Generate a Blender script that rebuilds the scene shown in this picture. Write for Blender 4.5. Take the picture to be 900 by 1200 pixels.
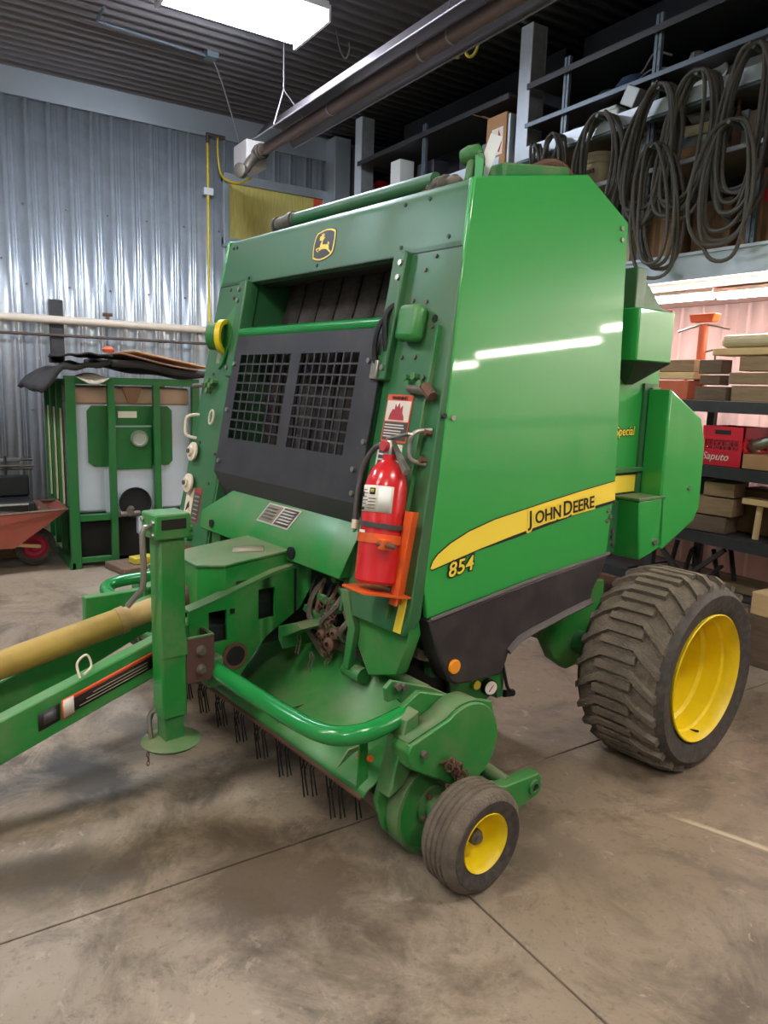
import bpy, bmesh, math, random
from mathutils import Vector, Matrix, Euler
random.seed(7)
R = math.radians
for o in list(bpy.data.objects): bpy.data.objects.remove(o)
scene = bpy.context.scene
COL = scene.collection

# ------------------------------------------------------------------ camera, world, exposure
# world axes follow the building: left wall runs along +Y, storage racks run along +X; camera stands at x=0, y=0
def setup_camera():
    pitch, roll, yaw = R(9.7546), R(1.7418), R(56.9725)
    fwd = Vector((0, math.cos(pitch), -math.sin(pitch))); up0 = Vector((0, math.sin(pitch), math.cos(pitch))); r0 = Vector((1, 0, 0))
    ri = r0 * math.cos(roll) + up0 * math.sin(roll); ui = up0 * math.cos(roll) - r0 * math.sin(roll)
    Bm = Matrix(((math.cos(yaw), -math.sin(yaw), 0), (math.sin(yaw), math.cos(yaw), 0), (0, 0, 1)))
    ri, ui, fw = Bm @ ri, Bm @ ui, Bm @ fwd
    cam = bpy.data.cameras.new('camera'); co = bpy.data.objects.new('camera', cam); COL.objects.link(co)
    cam.sensor_fit = 'VERTICAL'; cam.sensor_height = 36; cam.lens = 863.95 / 1200 * 36
    cam.clip_start = .05; cam.clip_end = 100
    co.matrix_world = Matrix(((ri.x, ui.x, -fw.x, 0), (ri.y, ui.y, -fw.y, 0), (ri.z, ui.z, -fw.z, 1.75), (0, 0, 0, 1)))
    scene.camera = co
setup_camera()
w = bpy.data.worlds.new('world'); scene.world = w; w.use_nodes = True
w.node_tree.nodes['Background'].inputs[0].default_value = (.8, .9, 1, 1)
w.node_tree.nodes['Background'].inputs[1].default_value = .25
scene.view_settings.view_transform = 'Standard'; scene.view_settings.look = 'None'
scene.view_settings.gamma = 1; scene.view_settings.use_curve_mapping = False
scene.view_settings.exposure = 1.0
CEIL_LAMP = 28.0      # emission of the ceiling fluorescent diffusers
RACK_LAMP = 52.0      # emission of the tubes under the storage deck

# ------------------------------------------------------------------ materials
def lin(c): return tuple(((x / 255) / 12.92 if x / 255 <= .04045 else ((x / 255 + .055) / 1.055) ** 2.4) for x in c)
MATS = {}
def mat(name, rgb, rough=.5, metal=0, var=.12, scale=6, dirt=None, damt=0, dscale=3, bump=0, bscale=60, coat=0, crough=.1, emit=0, trans=0, stretch=None, up_dust=0):
    """procedural principled material: two-tone noise on the paint, optional dirt patches, fine bump"""
    m = bpy.data.materials.new(name); m.use_nodes = True; nt = m.node_tree; N = nt.nodes; L = nt.links
    b = N['Principled BSDF']; c = lin(rgb) if max(rgb) > 1 else rgb
    b.inputs['Roughness'].default_value = rough; b.inputs['Metallic'].default_value = metal
    if coat: b.inputs['Coat Weight'].default_value = coat; b.inputs['Coat Roughness'].default_value = crough
    tc = N.new('ShaderNodeTexCoord'); src = tc.outputs['Object']
    if stretch:
        mp = N.new('ShaderNodeMapping'); mp.inputs['Scale'].default_value = stretch; L.new(src, mp.inputs[0]); src = mp.outputs[0]
    nz = N.new('ShaderNodeTexNoise'); nz.inputs['Scale'].default_value = scale; nz.inputs['Detail'].default_value = 4; L.new(src, nz.inputs['Vector'])
    mx = N.new('ShaderNodeMix'); mx.data_type = 'RGBA'
    mx.inputs[6].default_value = (*[x * (1 - var) for x in c], 1); mx.inputs[7].default_value = (*[min(1, x * (1 + var)) for x in c], 1)
    L.new(nz.outputs['Fac'], mx.inputs[0]); out = mx.outputs[2]
    if dirt:
        d = lin(dirt) if max(dirt) > 1 else dirt
        n2 = N.new('ShaderNodeTexNoise'); n2.inputs['Scale'].default_value = dscale; n2.inputs['Detail'].default_value = 8; n2.inputs['Roughness'].default_value = .65
        L.new(src, n2.inputs['Vector'])
        rp = N.new('ShaderNodeValToRGB'); rp.color_ramp.elements[0].position = .42; rp.color_ramp.elements[1].position = .72
        L.new(n2.outputs['Fac'], rp.inputs[0])
        mu = N.new('ShaderNodeMath'); mu.operation = 'MULTIPLY'; mu.inputs[1].default_value = damt; L.new(rp.outputs[0], mu.inputs[0])
        fac = mu.outputs[0]
        if up_dust:      # settled dust: it lies on faces that point up
            g = N.new('ShaderNodeNewGeometry'); sp = N.new('ShaderNodeSeparateXYZ'); L.new(g.outputs['Normal'], sp.inputs[0])
            r2 = N.new('ShaderNodeMapRange'); r2.inputs[1].default_value = .25; r2.inputs[2].default_value = .95; r2.inputs[4].default_value = up_dust
            L.new(sp.outputs['Z'], r2.inputs[0])
            ad = N.new('ShaderNodeMath'); ad.operation = 'ADD'; ad.use_clamp = True; L.new(fac, ad.inputs[0]); L.new(r2.outputs[0], ad.inputs[1]); fac = ad.outputs[0]
        m2 = N.new('ShaderNodeMix'); m2.data_type = 'RGBA'; m2.inputs[7].default_value = (*d, 1)
        L.new(fac, m2.inputs[0]); L.new(out, m2.inputs[6]); out = m2.outputs[2]
        rr = N.new('ShaderNodeMapRange'); rr.inputs[3].default_value = rough; rr.inputs[4].default_value = .85; L.new(fac, rr.inputs[0]); L.new(rr.outputs[0], b.inputs['Roughness'])
    L.new(out, b.inputs['Base Color'])
    if bump:
        n3 = N.new('ShaderNodeTexNoise'); n3.inputs['Scale'].default_value = bscale; n3.inputs['Detail'].default_value = 5; L.new(src, n3.inputs['Vector'])
        bp = N.new('ShaderNodeBump'); bp.inputs['Strength'].default_value = bump; bp.inputs['Distance'].default_value = .01
        L.new(n3.outputs['Fac'], bp.inputs['Height']); L.new(bp.outputs[0], b.inputs['Normal'])
    if emit:
        b.inputs['Emission Color'].default_value = (*c, 1); b.inputs['Emission Strength'].default_value = emit
    if trans: b.inputs['Transmission Weight'].default_value = trans
    MATS[name] = m; return m

DUST = (150, 135, 112)
mat('green_panel', (42, 158, 66), .45, var=.05, scale=2, coat=.55, crough=.05, bump=.015, bscale=2)
mat('green_frame', (46, 106, 62), .42, var=.14, scale=3, dirt=(112, 116, 94), damt=.42, dscale=2.2)
mat('green_paint', (30, 128, 52), .33, var=.1, scale=4, dirt=DUST, damt=.3, dscale=5, up_dust=.12)
mat('green_dusty', (40, 118, 56), .5, var=.12, scale=5, dirt=DUST, damt=.5, dscale=4, up_dust=.3)
mat('green_tube', (28, 135, 62), .25, var=.06, coat=.3)
mat('black_sheet', (44, 43, 47), .5, var=.15, scale=4, dirt=(92, 88, 84), damt=.3, dscale=7)
mat('black_skirt', (46, 42, 44), .42, var=.12, scale=3, dirt=(100, 92, 86), damt=.22, dscale=9)
mat('grey_edge', (92, 86, 84), .6)
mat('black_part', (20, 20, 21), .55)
mat('belt', (62, 55, 52), .75, var=.35, scale=40, dirt=(104, 92, 82), damt=.5, dscale=30, bump=1.0, bscale=130, stretch=(1, 1, 2.5))
mat('tire_tread', (98, 88, 77), .85, var=.35, scale=14, dirt=(136, 121, 102), damt=.6, dscale=18, bump=.8, bscale=120)
mat('tire_side', (58, 53, 50), .75, var=.2, scale=9, dirt=(120, 110, 98), damt=.35, dscale=30, bump=.25, bscale=90)
mat('yellow_rim', (238, 208, 20), .38, var=.08, scale=5, dirt=(150, 120, 40), damt=.25, dscale=4)
mat('decal_yellow', (252, 222, 72), .4, var=.04)
mat('decal_black', (30, 27, 24), .45)
mat('decal_white', (222, 214, 200), .5, var=.05)
mat('decal_orange', (220, 88, 52), .5)
mat('decal_red', (178, 56, 62), .5)
mat('decal_grey', (74, 70, 72), .5)
mat('decal_tan', (150, 142, 120), .5)
mat('orange_lens', (255, 150, 20), .25, coat=.5)
mat('orange_paint', (226, 92, 30), .42, var=.1, dirt=(120, 80, 50), damt=.35, dscale=12)
mat('red_paint', (205, 36, 40), .25, var=.05, coat=.4)
mat('steel', (165, 160, 150), .35, .85, var=.15, scale=20)
mat('steel_dull', (112, 106, 96), .55, .6, var=.2, scale=18, dirt=(92, 72, 54), damt=.5, dscale=14)
mat('rust', (104, 74, 58), .8, .15, var=.3, scale=18, bump=.3)
mat('rust_plate', (92, 64, 56), .7, .2, var=.2, scale=10)
mat('dust_pile', (128, 112, 88), .95, var=.25, scale=20, bump=.5)
mat('pto_yellow', (172, 142, 62), .5, var=.15, scale=6, dirt=(120, 96, 52), damt=.5, dscale=5)
mat('pto_tan', (176, 146, 92), .6, var=.15, scale=8, dirt=(120, 98, 66), damt=.4, dscale=7)
mat('gauge_face', (232, 226, 214), .35)
mat('disc_cream', (222, 205, 182), .5, var=.06, scale=9)
mat('hose_black', (80, 74, 66), .6, var=.25, scale=9, dirt=(96, 88, 78), damt=.4, dscale=6)
mat('hose_ext', (70, 68, 66), .5)
mat('galv', (200, 208, 216), .3, .62, var=.1, scale=5, dirt=(120, 118, 115), damt=.25, dscale=4)
mat('galv_trim', (168, 176, 182), .4, .45, var=.12, scale=3)
mat('galv_ceiling', (128, 124, 126), .45, .3, var=.12, scale=2)
mat('wall_pale', (166, 142, 140), .6, .1, var=.06, scale=4)
mat('wall_dark', (34, 36, 42), .8, var=.1)
mat('steel_post', (150, 152, 154), .5, .35, var=.15, scale=8, dirt=(95, 92, 90), damt=.4, dscale=12)
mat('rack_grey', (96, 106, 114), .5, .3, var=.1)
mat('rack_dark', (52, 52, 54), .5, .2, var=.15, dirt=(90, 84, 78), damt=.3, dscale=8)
mat('rack_white', (205, 212, 220), .4, .1, var=.05)
mat('soffit', (190, 162, 156), .8)
mat('board', (150, 132, 112), .8, var=.15, scale=8, stretch=(1, 8, 8))
mat('timber', (150, 122, 92), .85, var=.3, scale=9, stretch=(1, 7, 7), dirt=(100, 80, 62), damt=.4, dscale=4, bump=.2)
mat('timber_dark', (110, 88, 70), .85, var=.3, scale=9, stretch=(1, 7, 7), dirt=(70, 58, 48), damt=.5, dscale=4, bump=.2)
mat('timber_pale', (214, 178, 130), .8, var=.15, scale=8, stretch=(1, 7, 7), bump=.15)
mat('cardboard', (170, 126, 86), .85, var=.1, scale=9)
mat('cardboard_dark', (120, 86, 62), .85, var=.12, scale=9)
mat('crate_red', (200, 24, 48), .4, var=.08)
mat('cast_red', (190, 92, 60), .6, var=.2)
mat('paper', (232, 232, 226), .6)
mat('paint_blue', (62, 100, 112), .5)
mat('jar_cream', (196, 178, 140), .45)
mat('tin_grey', (128, 128, 124), .45, .4)
mat('dark_item', (48, 50, 58), .6, var=.3, scale=8)  # dark colour also carries the dimness of the upper shelves
mat('item_blue', (60, 78, 108), .6)
mat('item_red', (190, 38, 40), .5)
mat('item_yellow', (188, 170, 60), .5)
mat('pipe_white', (214, 200, 180), .45, var=.08)
mat('pipe_dark', (84, 70, 60), .6)
mat('pipe_yellow', (214, 186, 40), .4)
mat('heater_tube', (120, 100, 92), .5, .4, var=.2, scale=5)
mat('heater_hood', (105, 98, 100), .42, .6, var=.15)
mat('heater_box', (196, 190, 186), .5, var=.06)
mat('chain_steel', (170, 165, 170), .4, .7)
mat('tank_white', (196, 204, 216), .4, var=.06, scale=3, dirt=(170, 160, 150), damt=.25, dscale=2)
mat('tank_rust', (170, 138, 116), .6, var=.15, scale=5)
mat('tank_green', (28, 102, 44), .45, var=.1, dirt=(70, 100, 62), damt=.4, dscale=4)
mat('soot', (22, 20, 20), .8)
mat('rubber_sheet', (36, 33, 32), .85, var=.3, scale=7, dirt=(70, 62, 58), damt=.35, dscale=5, bump=.3, bscale=12)
mat('rag', (150, 142, 122), .9, var=.25, scale=9, bump=.3, bscale=15)
mat('barrow_red', (150, 72, 56), .6, var=.2, dirt=(120, 92, 74), damt=.5, dscale=5)
mat('barrow_rim', (176, 28, 62), .45, var=.1)
mat('window_amber', (206, 192, 110), .16, var=.35, scale=12, coat=.9, crough=.05, stretch=(1, 4, .5))
mat('glass_lens', (205, 205, 200), .12, .3)
mat('lamp_white', (232, 240, 255), .4, emit=CEIL_LAMP * 1.35)
mat('lamp_warm', (255, 250, 242), .4, emit=CEIL_LAMP * .9)
mat('lamp_rack', (255, 240, 230), .4, emit=RACK_LAMP)
mat('lamp_housing', (228, 228, 228), .4)
mat('clear_cup', (150, 170, 172), .2, trans=.4)

def concrete():
    m = bpy.data.materials.new('concrete'); m.use_nodes = True; nt = m.node_tree; N = nt.nodes; L = nt.links; b = N['Principled BSDF']
    tc = N.new('ShaderNodeTexCoord'); g = N.new('ShaderNodeNewGeometry'); P = g.outputs['Position']
    def noise(s, d, r=.6, dist=0):
        n = N.new('ShaderNodeTexNoise'); n.inputs['Scale'].default_value = s; n.inputs['Detail'].default_value = d; n.inputs['Roughness'].default_value = r; n.inputs['Distortion'].default_value = dist
        L.new(P, n.inputs['Vector']); return n.outputs['Fac']
    def ramp(x, a, c):
        r = N.new('ShaderNodeMapRange'); r.inputs[1].default_value = a; r.inputs[2].default_value = c; L.new(x, r.inputs[0]); return r.outputs[0]
    def mix(f, a, c, k=1.0):
        if k != 1:
            q = N.new('ShaderNodeMath'); q.operation = 'MULTIPLY'; q.inputs[1].default_value = k; L.new(f, q.inputs[0]); f = q.outputs[0]
        x = N.new('ShaderNodeMix'); x.data_type = 'RGBA'; L.new(f, x.inputs[0])
        for i, s in ((6, a), (7, c)):
            if isinstance(s, tuple): x.inputs[i].default_value = (*lin(s), 1)
            else: L.new(s, x.inputs[i])
        return x.outputs[2]
    c = mix(ramp(noise(1.1, 6), .35, .65), (146, 128, 107), (118, 103, 86))
    c = mix(ramp(noise(.55, 4), .5, .66), c, (166, 152, 135), .7)
    c = mix(ramp(noise(1.7, 10, .72, .6), .48, .64), c, (78, 65, 52), .85)          # old oil and mud stains
    c = mix(ramp(noise(6.5, 12, .8, .4), .55, .68), c, (78, 69, 59), .7)
    c = mix(ramp(noise(2.6, 12, .8, 1.5), .56, .66), c, (176, 158, 136), .5)
    c = mix(ramp(noise(9, 6, .6, 1.2), .64, .7), c, (182, 166, 146), .45)          # scuffs
    c = mix(ramp(noise(38, 6), .56, .72), c, (92, 82, 70), .6)
    # soft-edged stains and tone patches, by the jack and in front of the pickup
    def blot(cx, cy, rx, ry, ang):
        mp = N.new('ShaderNodeMapping'); mp.vector_type = 'TEXTURE'; mp.inputs['Location'].default_value = (cx, cy, 0); mp.inputs['Rotation'].default_value = (0, 0, ang); mp.inputs['Scale'].default_value = (rx, ry, 1)
        L.new(P, mp.inputs[0]); ln = N.new('ShaderNodeVectorMath'); ln.operation = 'LENGTH'; L.new(mp.outputs[0], ln.inputs[0])
        ad = N.new('ShaderNodeMath'); ad.operation = 'MULTIPLY_ADD'; ad.inputs[1].default_value = 1.7; L.new(noise(4.5, 8, .7, .5), ad.inputs[0]); L.new(ln.outputs['Value'], ad.inputs[2])
        r = N.new('ShaderNodeMapRange'); r.inputs[1].default_value = 1.25; r.inputs[2].default_value = 1.75; r.inputs[3].default_value = 1; r.inputs[4].default_value = 0
        L.new(ad.outputs[0], r.inputs[0]); return r.outputs[0]
    for a in BLOTS: c = mix(blot(*a[:5]), c, a[5], a[6])
    L.new(c, b.inputs['Base Color'])
    rg = N.new('ShaderNodeMapRange'); rg.inputs[3].default_value = .42; rg.inputs[4].default_value = .68; L.new(noise(2.3, 5), rg.inputs[0]); L.new(rg.outputs[0], b.inputs['Roughness'])
    bp = N.new('ShaderNodeBump'); bp.inputs['Strength'].default_value = .12; bp.inputs['Distance'].default_value = .01; L.new(noise(45, 6), bp.inputs['Height']); L.new(bp.outputs[0], b.inputs['Normal'])
    MATS['concrete'] = m
# (x, y, radius along, radius across, angle, colour, strength): stains and tone patches on the floor
BLOTS = [(-3.22, .56, .45, .22, .3, (72, 66, 60), .9), (-2.6, .35, .5, .2, 1.2, (84, 76, 68), .7), (-2.15, 1.0, .8, .4, .5, (84, 69, 54), .85), (-2.75, -.1, .3, .12, .4, (80, 74, 66), .7), (-3.6, .9, .3, .14, .5, (84, 78, 70), .6),
         (-1.49, 2.68, .3, .035, .37, (196, 178, 150), .8), (-1.5, 2.66, .3, .016, .37, (110, 94, 76), .8), (-1.35, .75, .35, .16, .2, (108, 98, 86), .5), (-1.9, 1.95, .6, .25, .1, (96, 84, 72), .5)]
concrete()

# ------------------------------------------------------------------ mesh building
class MB:
    def __init__(s): s.v = []; s.f = []
    def add(s, vs, fs):
        n = len(s.v); s.v += [tuple(v) for v in vs]; s.f += [tuple(i + n for i in f) for f in fs]; return s
    def box(s, x0, x1, y0, y1, z0, z1, M=None):
        vs = [Vector((x, y, z)) for z in (z0, z1) for y in (y0, y1) for x in (x0, x1)]
        if M: vs = [M @ v for v in vs]
        return s.add(vs, [(0, 2, 3, 1), (4, 5, 7, 6), (0, 1, 5, 4), (2, 6, 7, 3), (0, 4, 6, 2), (1, 3, 7, 5)])
    def prism(s, poly, ax, a, b, M=None):
        """polygon in the plane across axis ax ((y,z), (x,z) or (x,y)), extruded from a to b"""
        def P(p, t):
            q = [(t, p[0], p[1]), (p[0], t, p[1]), (p[0], p[1], t)][ax]; q = Vector(q); return M @ q if M else q
        n = len(poly); vs = [P(p, a) for p in poly] + [P(p, b) for p in poly]
        fs = [tuple(range(n))[::-1], tuple(range(n, 2 * n))] + [(i, (i + 1) % n, (i + 1) % n + n, i + n) for i in range(n)]
        return s.add(vs, fs)
    def cyl(s, p0, p1, r0, r1=None, n=16, cap=True):
        p0 = Vector(p0); p1 = Vector(p1); r1 = r0 if r1 is None else r1
        d = (p1 - p0).normalized(); u = d.orthogonal().normalized(); w_ = d.cross(u)
        vs = [p + (u * math.cos(t) + w_ * math.sin(t)) * r for p, r in ((p0, r0), (p1, r1)) for t in [2 * math.pi * i / n for i in range(n)]]
        fs = [(i, (i + 1) % n, (i + 1) % n + n, i + n) for i in range(n)]
        if cap: fs += [tuple(range(n))[::-1], tuple(range(n, 2 * n))]
        return s.add(vs, fs)
    def bar(s, p0, p1, a, b, upv=(0, 0, 1)):
        """rectangular bar of width a (sideways) and height b (along upv) from p0 to p1"""
        p0 = Vector(p0); p1 = Vector(p1); d = (p1 - p0).normalized(); sd = d.cross(Vector(upv)).normalized(); u = sd.cross(d)
        vs = [p + sd * i * a / 2 + u * j * b / 2 for p in (p0, p1) for i, j in ((-1, -1), (1, -1), (1, 1), (-1, 1))]
        return s.add(vs, [(0, 1, 2, 3), (7, 6, 5, 4), (0, 4, 5, 1), (1, 5, 6, 2), (2, 6, 7, 3), (3, 7, 4, 0)])
    def tube(s, pts, r, n=8, closed=False, cap=True):
        pts = [Vector(p) for p in pts]; m = len(pts); vs = []; fs = []
        tan = []
        for i in range(m):
            a = pts[(i - 1) % m] if (closed or i) else pts[0]; b = pts[(i + 1) % m] if (closed or i < m - 1) else pts[-1]
            tan.append((b - a).normalized())
        u = tan[0].orthogonal().normalized()
        for i in range(m):
            u = (u - tan[i] * u.dot(tan[i])).normalized(); w_ = tan[i].cross(u); rr = r[i] if isinstance(r, (list, tuple)) else r
            vs += [pts[i] + (u * math.cos(2 * math.pi * k / n) + w_ * math.sin(2 * math.pi * k / n)) * rr for k in range(n)]
        for i in range(m if closed else m - 1):
            j = (i + 1) % m
            fs += [(i * n + k, i * n + (k + 1) % n, j * n + (k + 1) % n, j * n + k) for k in range(n)]
        if cap and not closed: fs += [tuple(range(n))[::-1], tuple(range((m - 1) * n, m * n))]
        return s.add(vs, fs)
    def lathe(s, prof, o, d, n=32, closed=False):
        """profile of (radius, distance along axis d) turned about the axis through o"""
        o = Vector(o); d = Vector(d).normalized(); u = d.orthogonal().normalized(); w_ = d.cross(u); m = len(prof); vs = []; fs = []
        for r, t in prof: vs += [o + d * t + (u * math.cos(2 * math.pi * k / n) + w_ * math.sin(2 * math.pi * k / n)) * r for k in range(n)]
        for i in range(m if closed else m - 1):
            j = (i + 1) % m
            fs += [(i * n + k, i * n + (k + 1) % n, j * n + (k + 1) % n, j * n + k) for k in range(n)]
        if not closed:
            if prof[0][0] > 1e-4: fs.append(tuple(range(n))[::-1])
            if prof[-1][0] > 1e-4: fs.append(tuple(range((m - 1) * n, m * n)))
        return s.add(vs, fs)
    def sheet(s, rows):
        """grid surface from rows of points"""
        n = len(rows[0]); return s.add([p for r in rows for p in r], [(i * n + k, i * n + k + 1, (i + 1) * n + k + 1, (i + 1) * n + k) for i in range(len(rows) - 1) for k in range(n - 1)])
    def build(s, name, material, parent=None, bevel=0, solid=0, ang=38, loc=None, rot=None, weld=True):
        me = bpy.data.meshes.new(name); me.from_pydata(s.v, [], s.f)
        bm = bmesh.new(); bm.from_mesh(me)
        if weld: bmesh.ops.remove_doubles(bm, verts=bm.verts, dist=1e-5)
        bmesh.ops.recalc_face_normals(bm, faces=bm.faces); bm.to_mesh(me); bm.free()
        for p in me.polygons: p.use_smooth = True
        me.set_sharp_from_angle(angle=R(ang))
        me.materials.append(MATS[material])
        o = bpy.data.objects.new(name, me); COL.objects.link(o); o.parent = parent
        if loc: o.location = loc
        if rot: o.rotation_euler = rot
        if solid: md = o.modifiers.new('thickness', 'SOLIDIFY'); md.thickness = solid; md.offset = 0
        if bevel: md = o.modifiers.new('edge', 'BEVEL'); md.width = bevel; md.segments = 2; md.limit_method = 'ANGLE'; md.angle_limit = R(40)
        return o
def tag(o, label=None, cat=None, group=None, kind=None):
    if label: o['label'] = label
    if cat: o['category'] = cat
    if group: o['group'] = group
    if kind: o['kind'] = kind
    return o
def empty(name, loc=(0, 0, 0), rot=(0, 0, 0), parent=None):
    o = bpy.data.objects.new(name, None); COL.objects.link(o); o.location = loc; o.rotation_euler = rot; o.parent = parent; o.empty_display_size = .2; return o
def clone(o, parent=None, loc=None, rot=None):
    c = o.copy(); COL.objects.link(c); c.parent = parent
    if loc is not None: c.location = loc
    if rot is not None: c.rotation_euler = rot
    for ch in [x for x in bpy.data.objects if x.parent == o]: clone(ch, c)
    return c
def arc(c, r, a0, a1, n): return [(c[0] + r * math.cos(a0 + (a1 - a0) * i / n), c[1] + r * math.sin(a0 + (a1 - a0) * i / n)) for i in range(n + 1)]
def smooth_path(pts, n=8, closed=False):
    """Catmull-Rom through points"""
    P = [Vector(p) for p in pts]; m = len(P); out = []
    for i in range(m if closed else m - 1):
        g = lambda k: P[k % m] if closed else P[max(0, min(m - 1, k))]
        a, b, c, d = g(i - 1), g(i), g(i + 1), g(i + 2)
        for k in range(n):
            t = k / n; out.append(.5 * ((2 * b) + (c - a) * t + (2 * a - 5 * b + 4 * c - d) * t * t + (3 * b - a - 3 * c + d) * t ** 3))
    if not closed: out.append(P[-1])
    return out
def text_mesh(name, body, size, material, parent, Mx, offset=0, depth=.001, shear=0, spacing=1, squash=1):
    cu = bpy.data.curves.new(name, 'FONT'); cu.body = body; cu.size = size; cu.offset = offset; cu.extrude = depth; cu.shear = shear; cu.space_character = spacing; cu.resolution_u = 3
    t = bpy.data.objects.new(name, cu); COL.objects.link(t); bpy.context.view_layer.update()
    me = bpy.data.meshes.new_from_object(t.evaluated_get(bpy.context.evaluated_depsgraph_get())); me.name = name
    bpy.data.objects.remove(t)
    me.transform(Mx @ Matrix.Diagonal((squash, 1, 1, 1))); me.materials.clear(); me.materials.append(MATS[material])
    o = bpy.data.objects.new(name, me); COL.objects.link(o); o.parent = parent; return o

# ------------------------------------------------------------------ the building
XW, YB, ZC = -9.4, 6.3, 5.0          # left wall, back wall, ceiling
XE, YF = 5.2, -6.0
floor = tag(empty('floor'), kind='structure')
xs = [XW, -6.4, -2.33, 1.75, XE]; ys = [YF, -2.5, 1.544, YB]
for i in range(4):
    for j in range(3):
        MB().box(xs[i] + .004, xs[i + 1] - .004, ys[j] + .004, ys[j + 1] - .004, -.15, 0).build('concrete_slab', 'concrete', floor, bevel=.003)
MB().box(XW, XE, YF, YB, -.2, -.012).build('joint_bed', 'soot', floor)

def ribbed(width, ribs, rh, rw, minor=0):
    """half-profile of one sheet across its width: list of (u, height)"""
    p = []; pitch = width / ribs
    for i in range(ribs):
        u = i * pitch
        p += [(u, 0), (u + pitch * .5 - rw, 0), (u + pitch * .5 - rw * .55, rh), (u + pitch * .5 + rw * .55, rh), (u + pitch * .5 + rw, 0)]
        if minor:
            for k in (.14, .32):
                q = u + pitch * .5 + rw + (pitch * .5 - rw) * (.2 if k == .14 else .55)
                p += [(q - .008, 0), (q, minor), (q + .008, 0)]
    p.append((width, 0)); return sorted(p)
wl = tag(empty('wall_left'), kind='structure')
prof = ribbed(.9, 4, .042, .026, .012)
y = YF
pm = MB().sheet([[(XW + h, u, 0) for u, h in prof], [(XW + h, u, 4.7) for u, h in prof]]).build('wall_sheet', 'galv', wl, solid=.002, loc=(0, y, 0))
while y + .9 < YB - .1: y += .9; clone(pm, wl, loc=(0, y, 0))
MB().box(XW - .15, XW - .02, YF, YB + .2, 0, ZC).build('wall_core', 'wall_dark', wl)
# screws in rows
sc = MB().cyl((0, 0, 0), (.012, 0, 0), .012, n=6).build('screw', 'steel_dull', wl, loc=(XW + .004, 1, 3))
for k in range(14):
    for z in (1.35, 2.75, 3.6):
        clone(sc, wl, loc=(XW + .004, -.6 + k * .45 + .04, z))
t1 = tag(MB().box(XW, XW + .05, YF, YB, 4.69, ZC).box(XW, XW + .065, YF, YB, 4.685, 4.7).build('trim_1', 'galv_trim'), kind='structure')
ce = tag(empty('ceiling'), kind='structure')
prof = ribbed(.9, 6, .035, .038)
x = XW
pm = MB().sheet([[(u, YF, ZC - h) for u, h in prof], [(u, YB, ZC - h) for u, h in prof]]).build('ceiling_sheet', 'galv_ceiling', ce, solid=.002, loc=(x, 0, 0))
while x + .9 < XE: x += .9; clone(pm, ce, loc=(x, 0, 0))
MB().box(XW - .15, XE + .6, YF, YB + .2, ZC + .01, ZC + .15).build('ceiling_core', 'wall_dark', ce)
wb = tag(empty('wall_back'), kind='structure')
prof = ribbed(.9, 4, .022, .022)
x = XW
pm = MB().sheet([[(u, YB - h, 0) for u, h in prof], [(u, YB - h, 2.75) for u, h in prof]]).build('wall_sheet', 'wall_pale', wb, solid=.002, loc=(x, 0, 0))
while x + .9 < XE: x += .9; clone(pm, wb, loc=(x, 0, 0))
MB().box(XW, XE, YB + .01, YB + .15, 0, ZC).build('wall_core', 'wall_dark', wb)
tag(MB().box(XE, XE + .15, YF, YB, 0, ZC).build('wall_right', 'galv_trim'), kind='structure')
tag(MB().box(XW, XE, YF - .15, YF, 0, ZC).build('wall_front', 'galv_trim'), kind='structure')
# ------------------------------------------------------------------ round baler (front faces -y, left side faces +x, in its own axes)
bal = tag(empty('round_baler', (-3.275, 1.642, 0), (0, 0, R(6.457))), 'large green round baler with yellow wheels and black front grille', 'baler')
FA = -math.atan(.19); FLOC = (0, -.2, .9)          # leaning front face: x sideways, v up the face, -y out of it
def fbuild(mb, name, m, **k): return mb.build(name, m, bal, loc=FLOC, rot=(FA, 0, 0), **k)
PA = -math.atan(.046)
def PM(y, z, out=0):                                # point on the flaring left side panel (y along, z up the panel)
    return Vector((1.1064 - .046 * z + out, y, z))
def strip_plate(mb, x0, x1, ys, top, bot, holes=()):
    """upright plate across x0..x1 with top and bottom lines over y and rectangular cut-outs"""
    cuts = sorted(set(ys) | {h[0] for h in holes} | {h[1] for h in holes})
    for a, b in zip(cuts[:-1], cuts[1:]):
        hs = [h for h in holes if h[0] <= a + 1e-6 and h[1] >= b - 1e-6]
        segs = [(bot(a), bot(b), top(a), top(b))] if not hs else [(bot(a), bot(b), hs[0][2], hs[0][2]), (hs[0][3], hs[0][3], top(a), top(b))]
        for s0, s1, e0, e1 in segs: mb.prism([(a, s0), (b, s1), (b, e1), (a, e0)], 0, x0, x1)
    return mb
def lerp_line(pts):
    def f(y):
        for (a, p), (b, q) in zip(pts[:-1], pts[1:]):
            if y <= b or (b, q) == pts[-1]: return p + (q - p) * (y - a) / (b - a)
    return f

# ---- side shells, chamber and tailgate
SH = [(.13, 2.3), (.2, 2.52), (.75, 2.6), (1.05, 2.5), (1.1, .95), (.55, .68), (.3, .55), (.02, .55), (-.02, .75), (-.12, .93), (-.02, 1.5)]
for s in (-1, 1):
    MB().prism(SH, 0, s * .63, s * .965).build('side_shell', 'green_frame', bal, bevel=.01)
MB().box(-.63, .63, .2, 1.05, 2.44, 2.5).build('roof_plate', 'green_frame', bal)
MB().prism([(1.06, 2.45), (1.45, 2.35), (1.85, 1.95), (2.05, 1.5), (1.98, 1.05), (1.6, .8), (1.06, .8)], 0, -.62, .62).build('tailgate', 'green_paint', bal, bevel=.015)
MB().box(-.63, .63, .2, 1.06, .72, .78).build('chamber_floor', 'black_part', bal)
MB().box(-.63, .63, .42, .46, .78, 2.44).build('chamber_back', 'black_part', bal)

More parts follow.
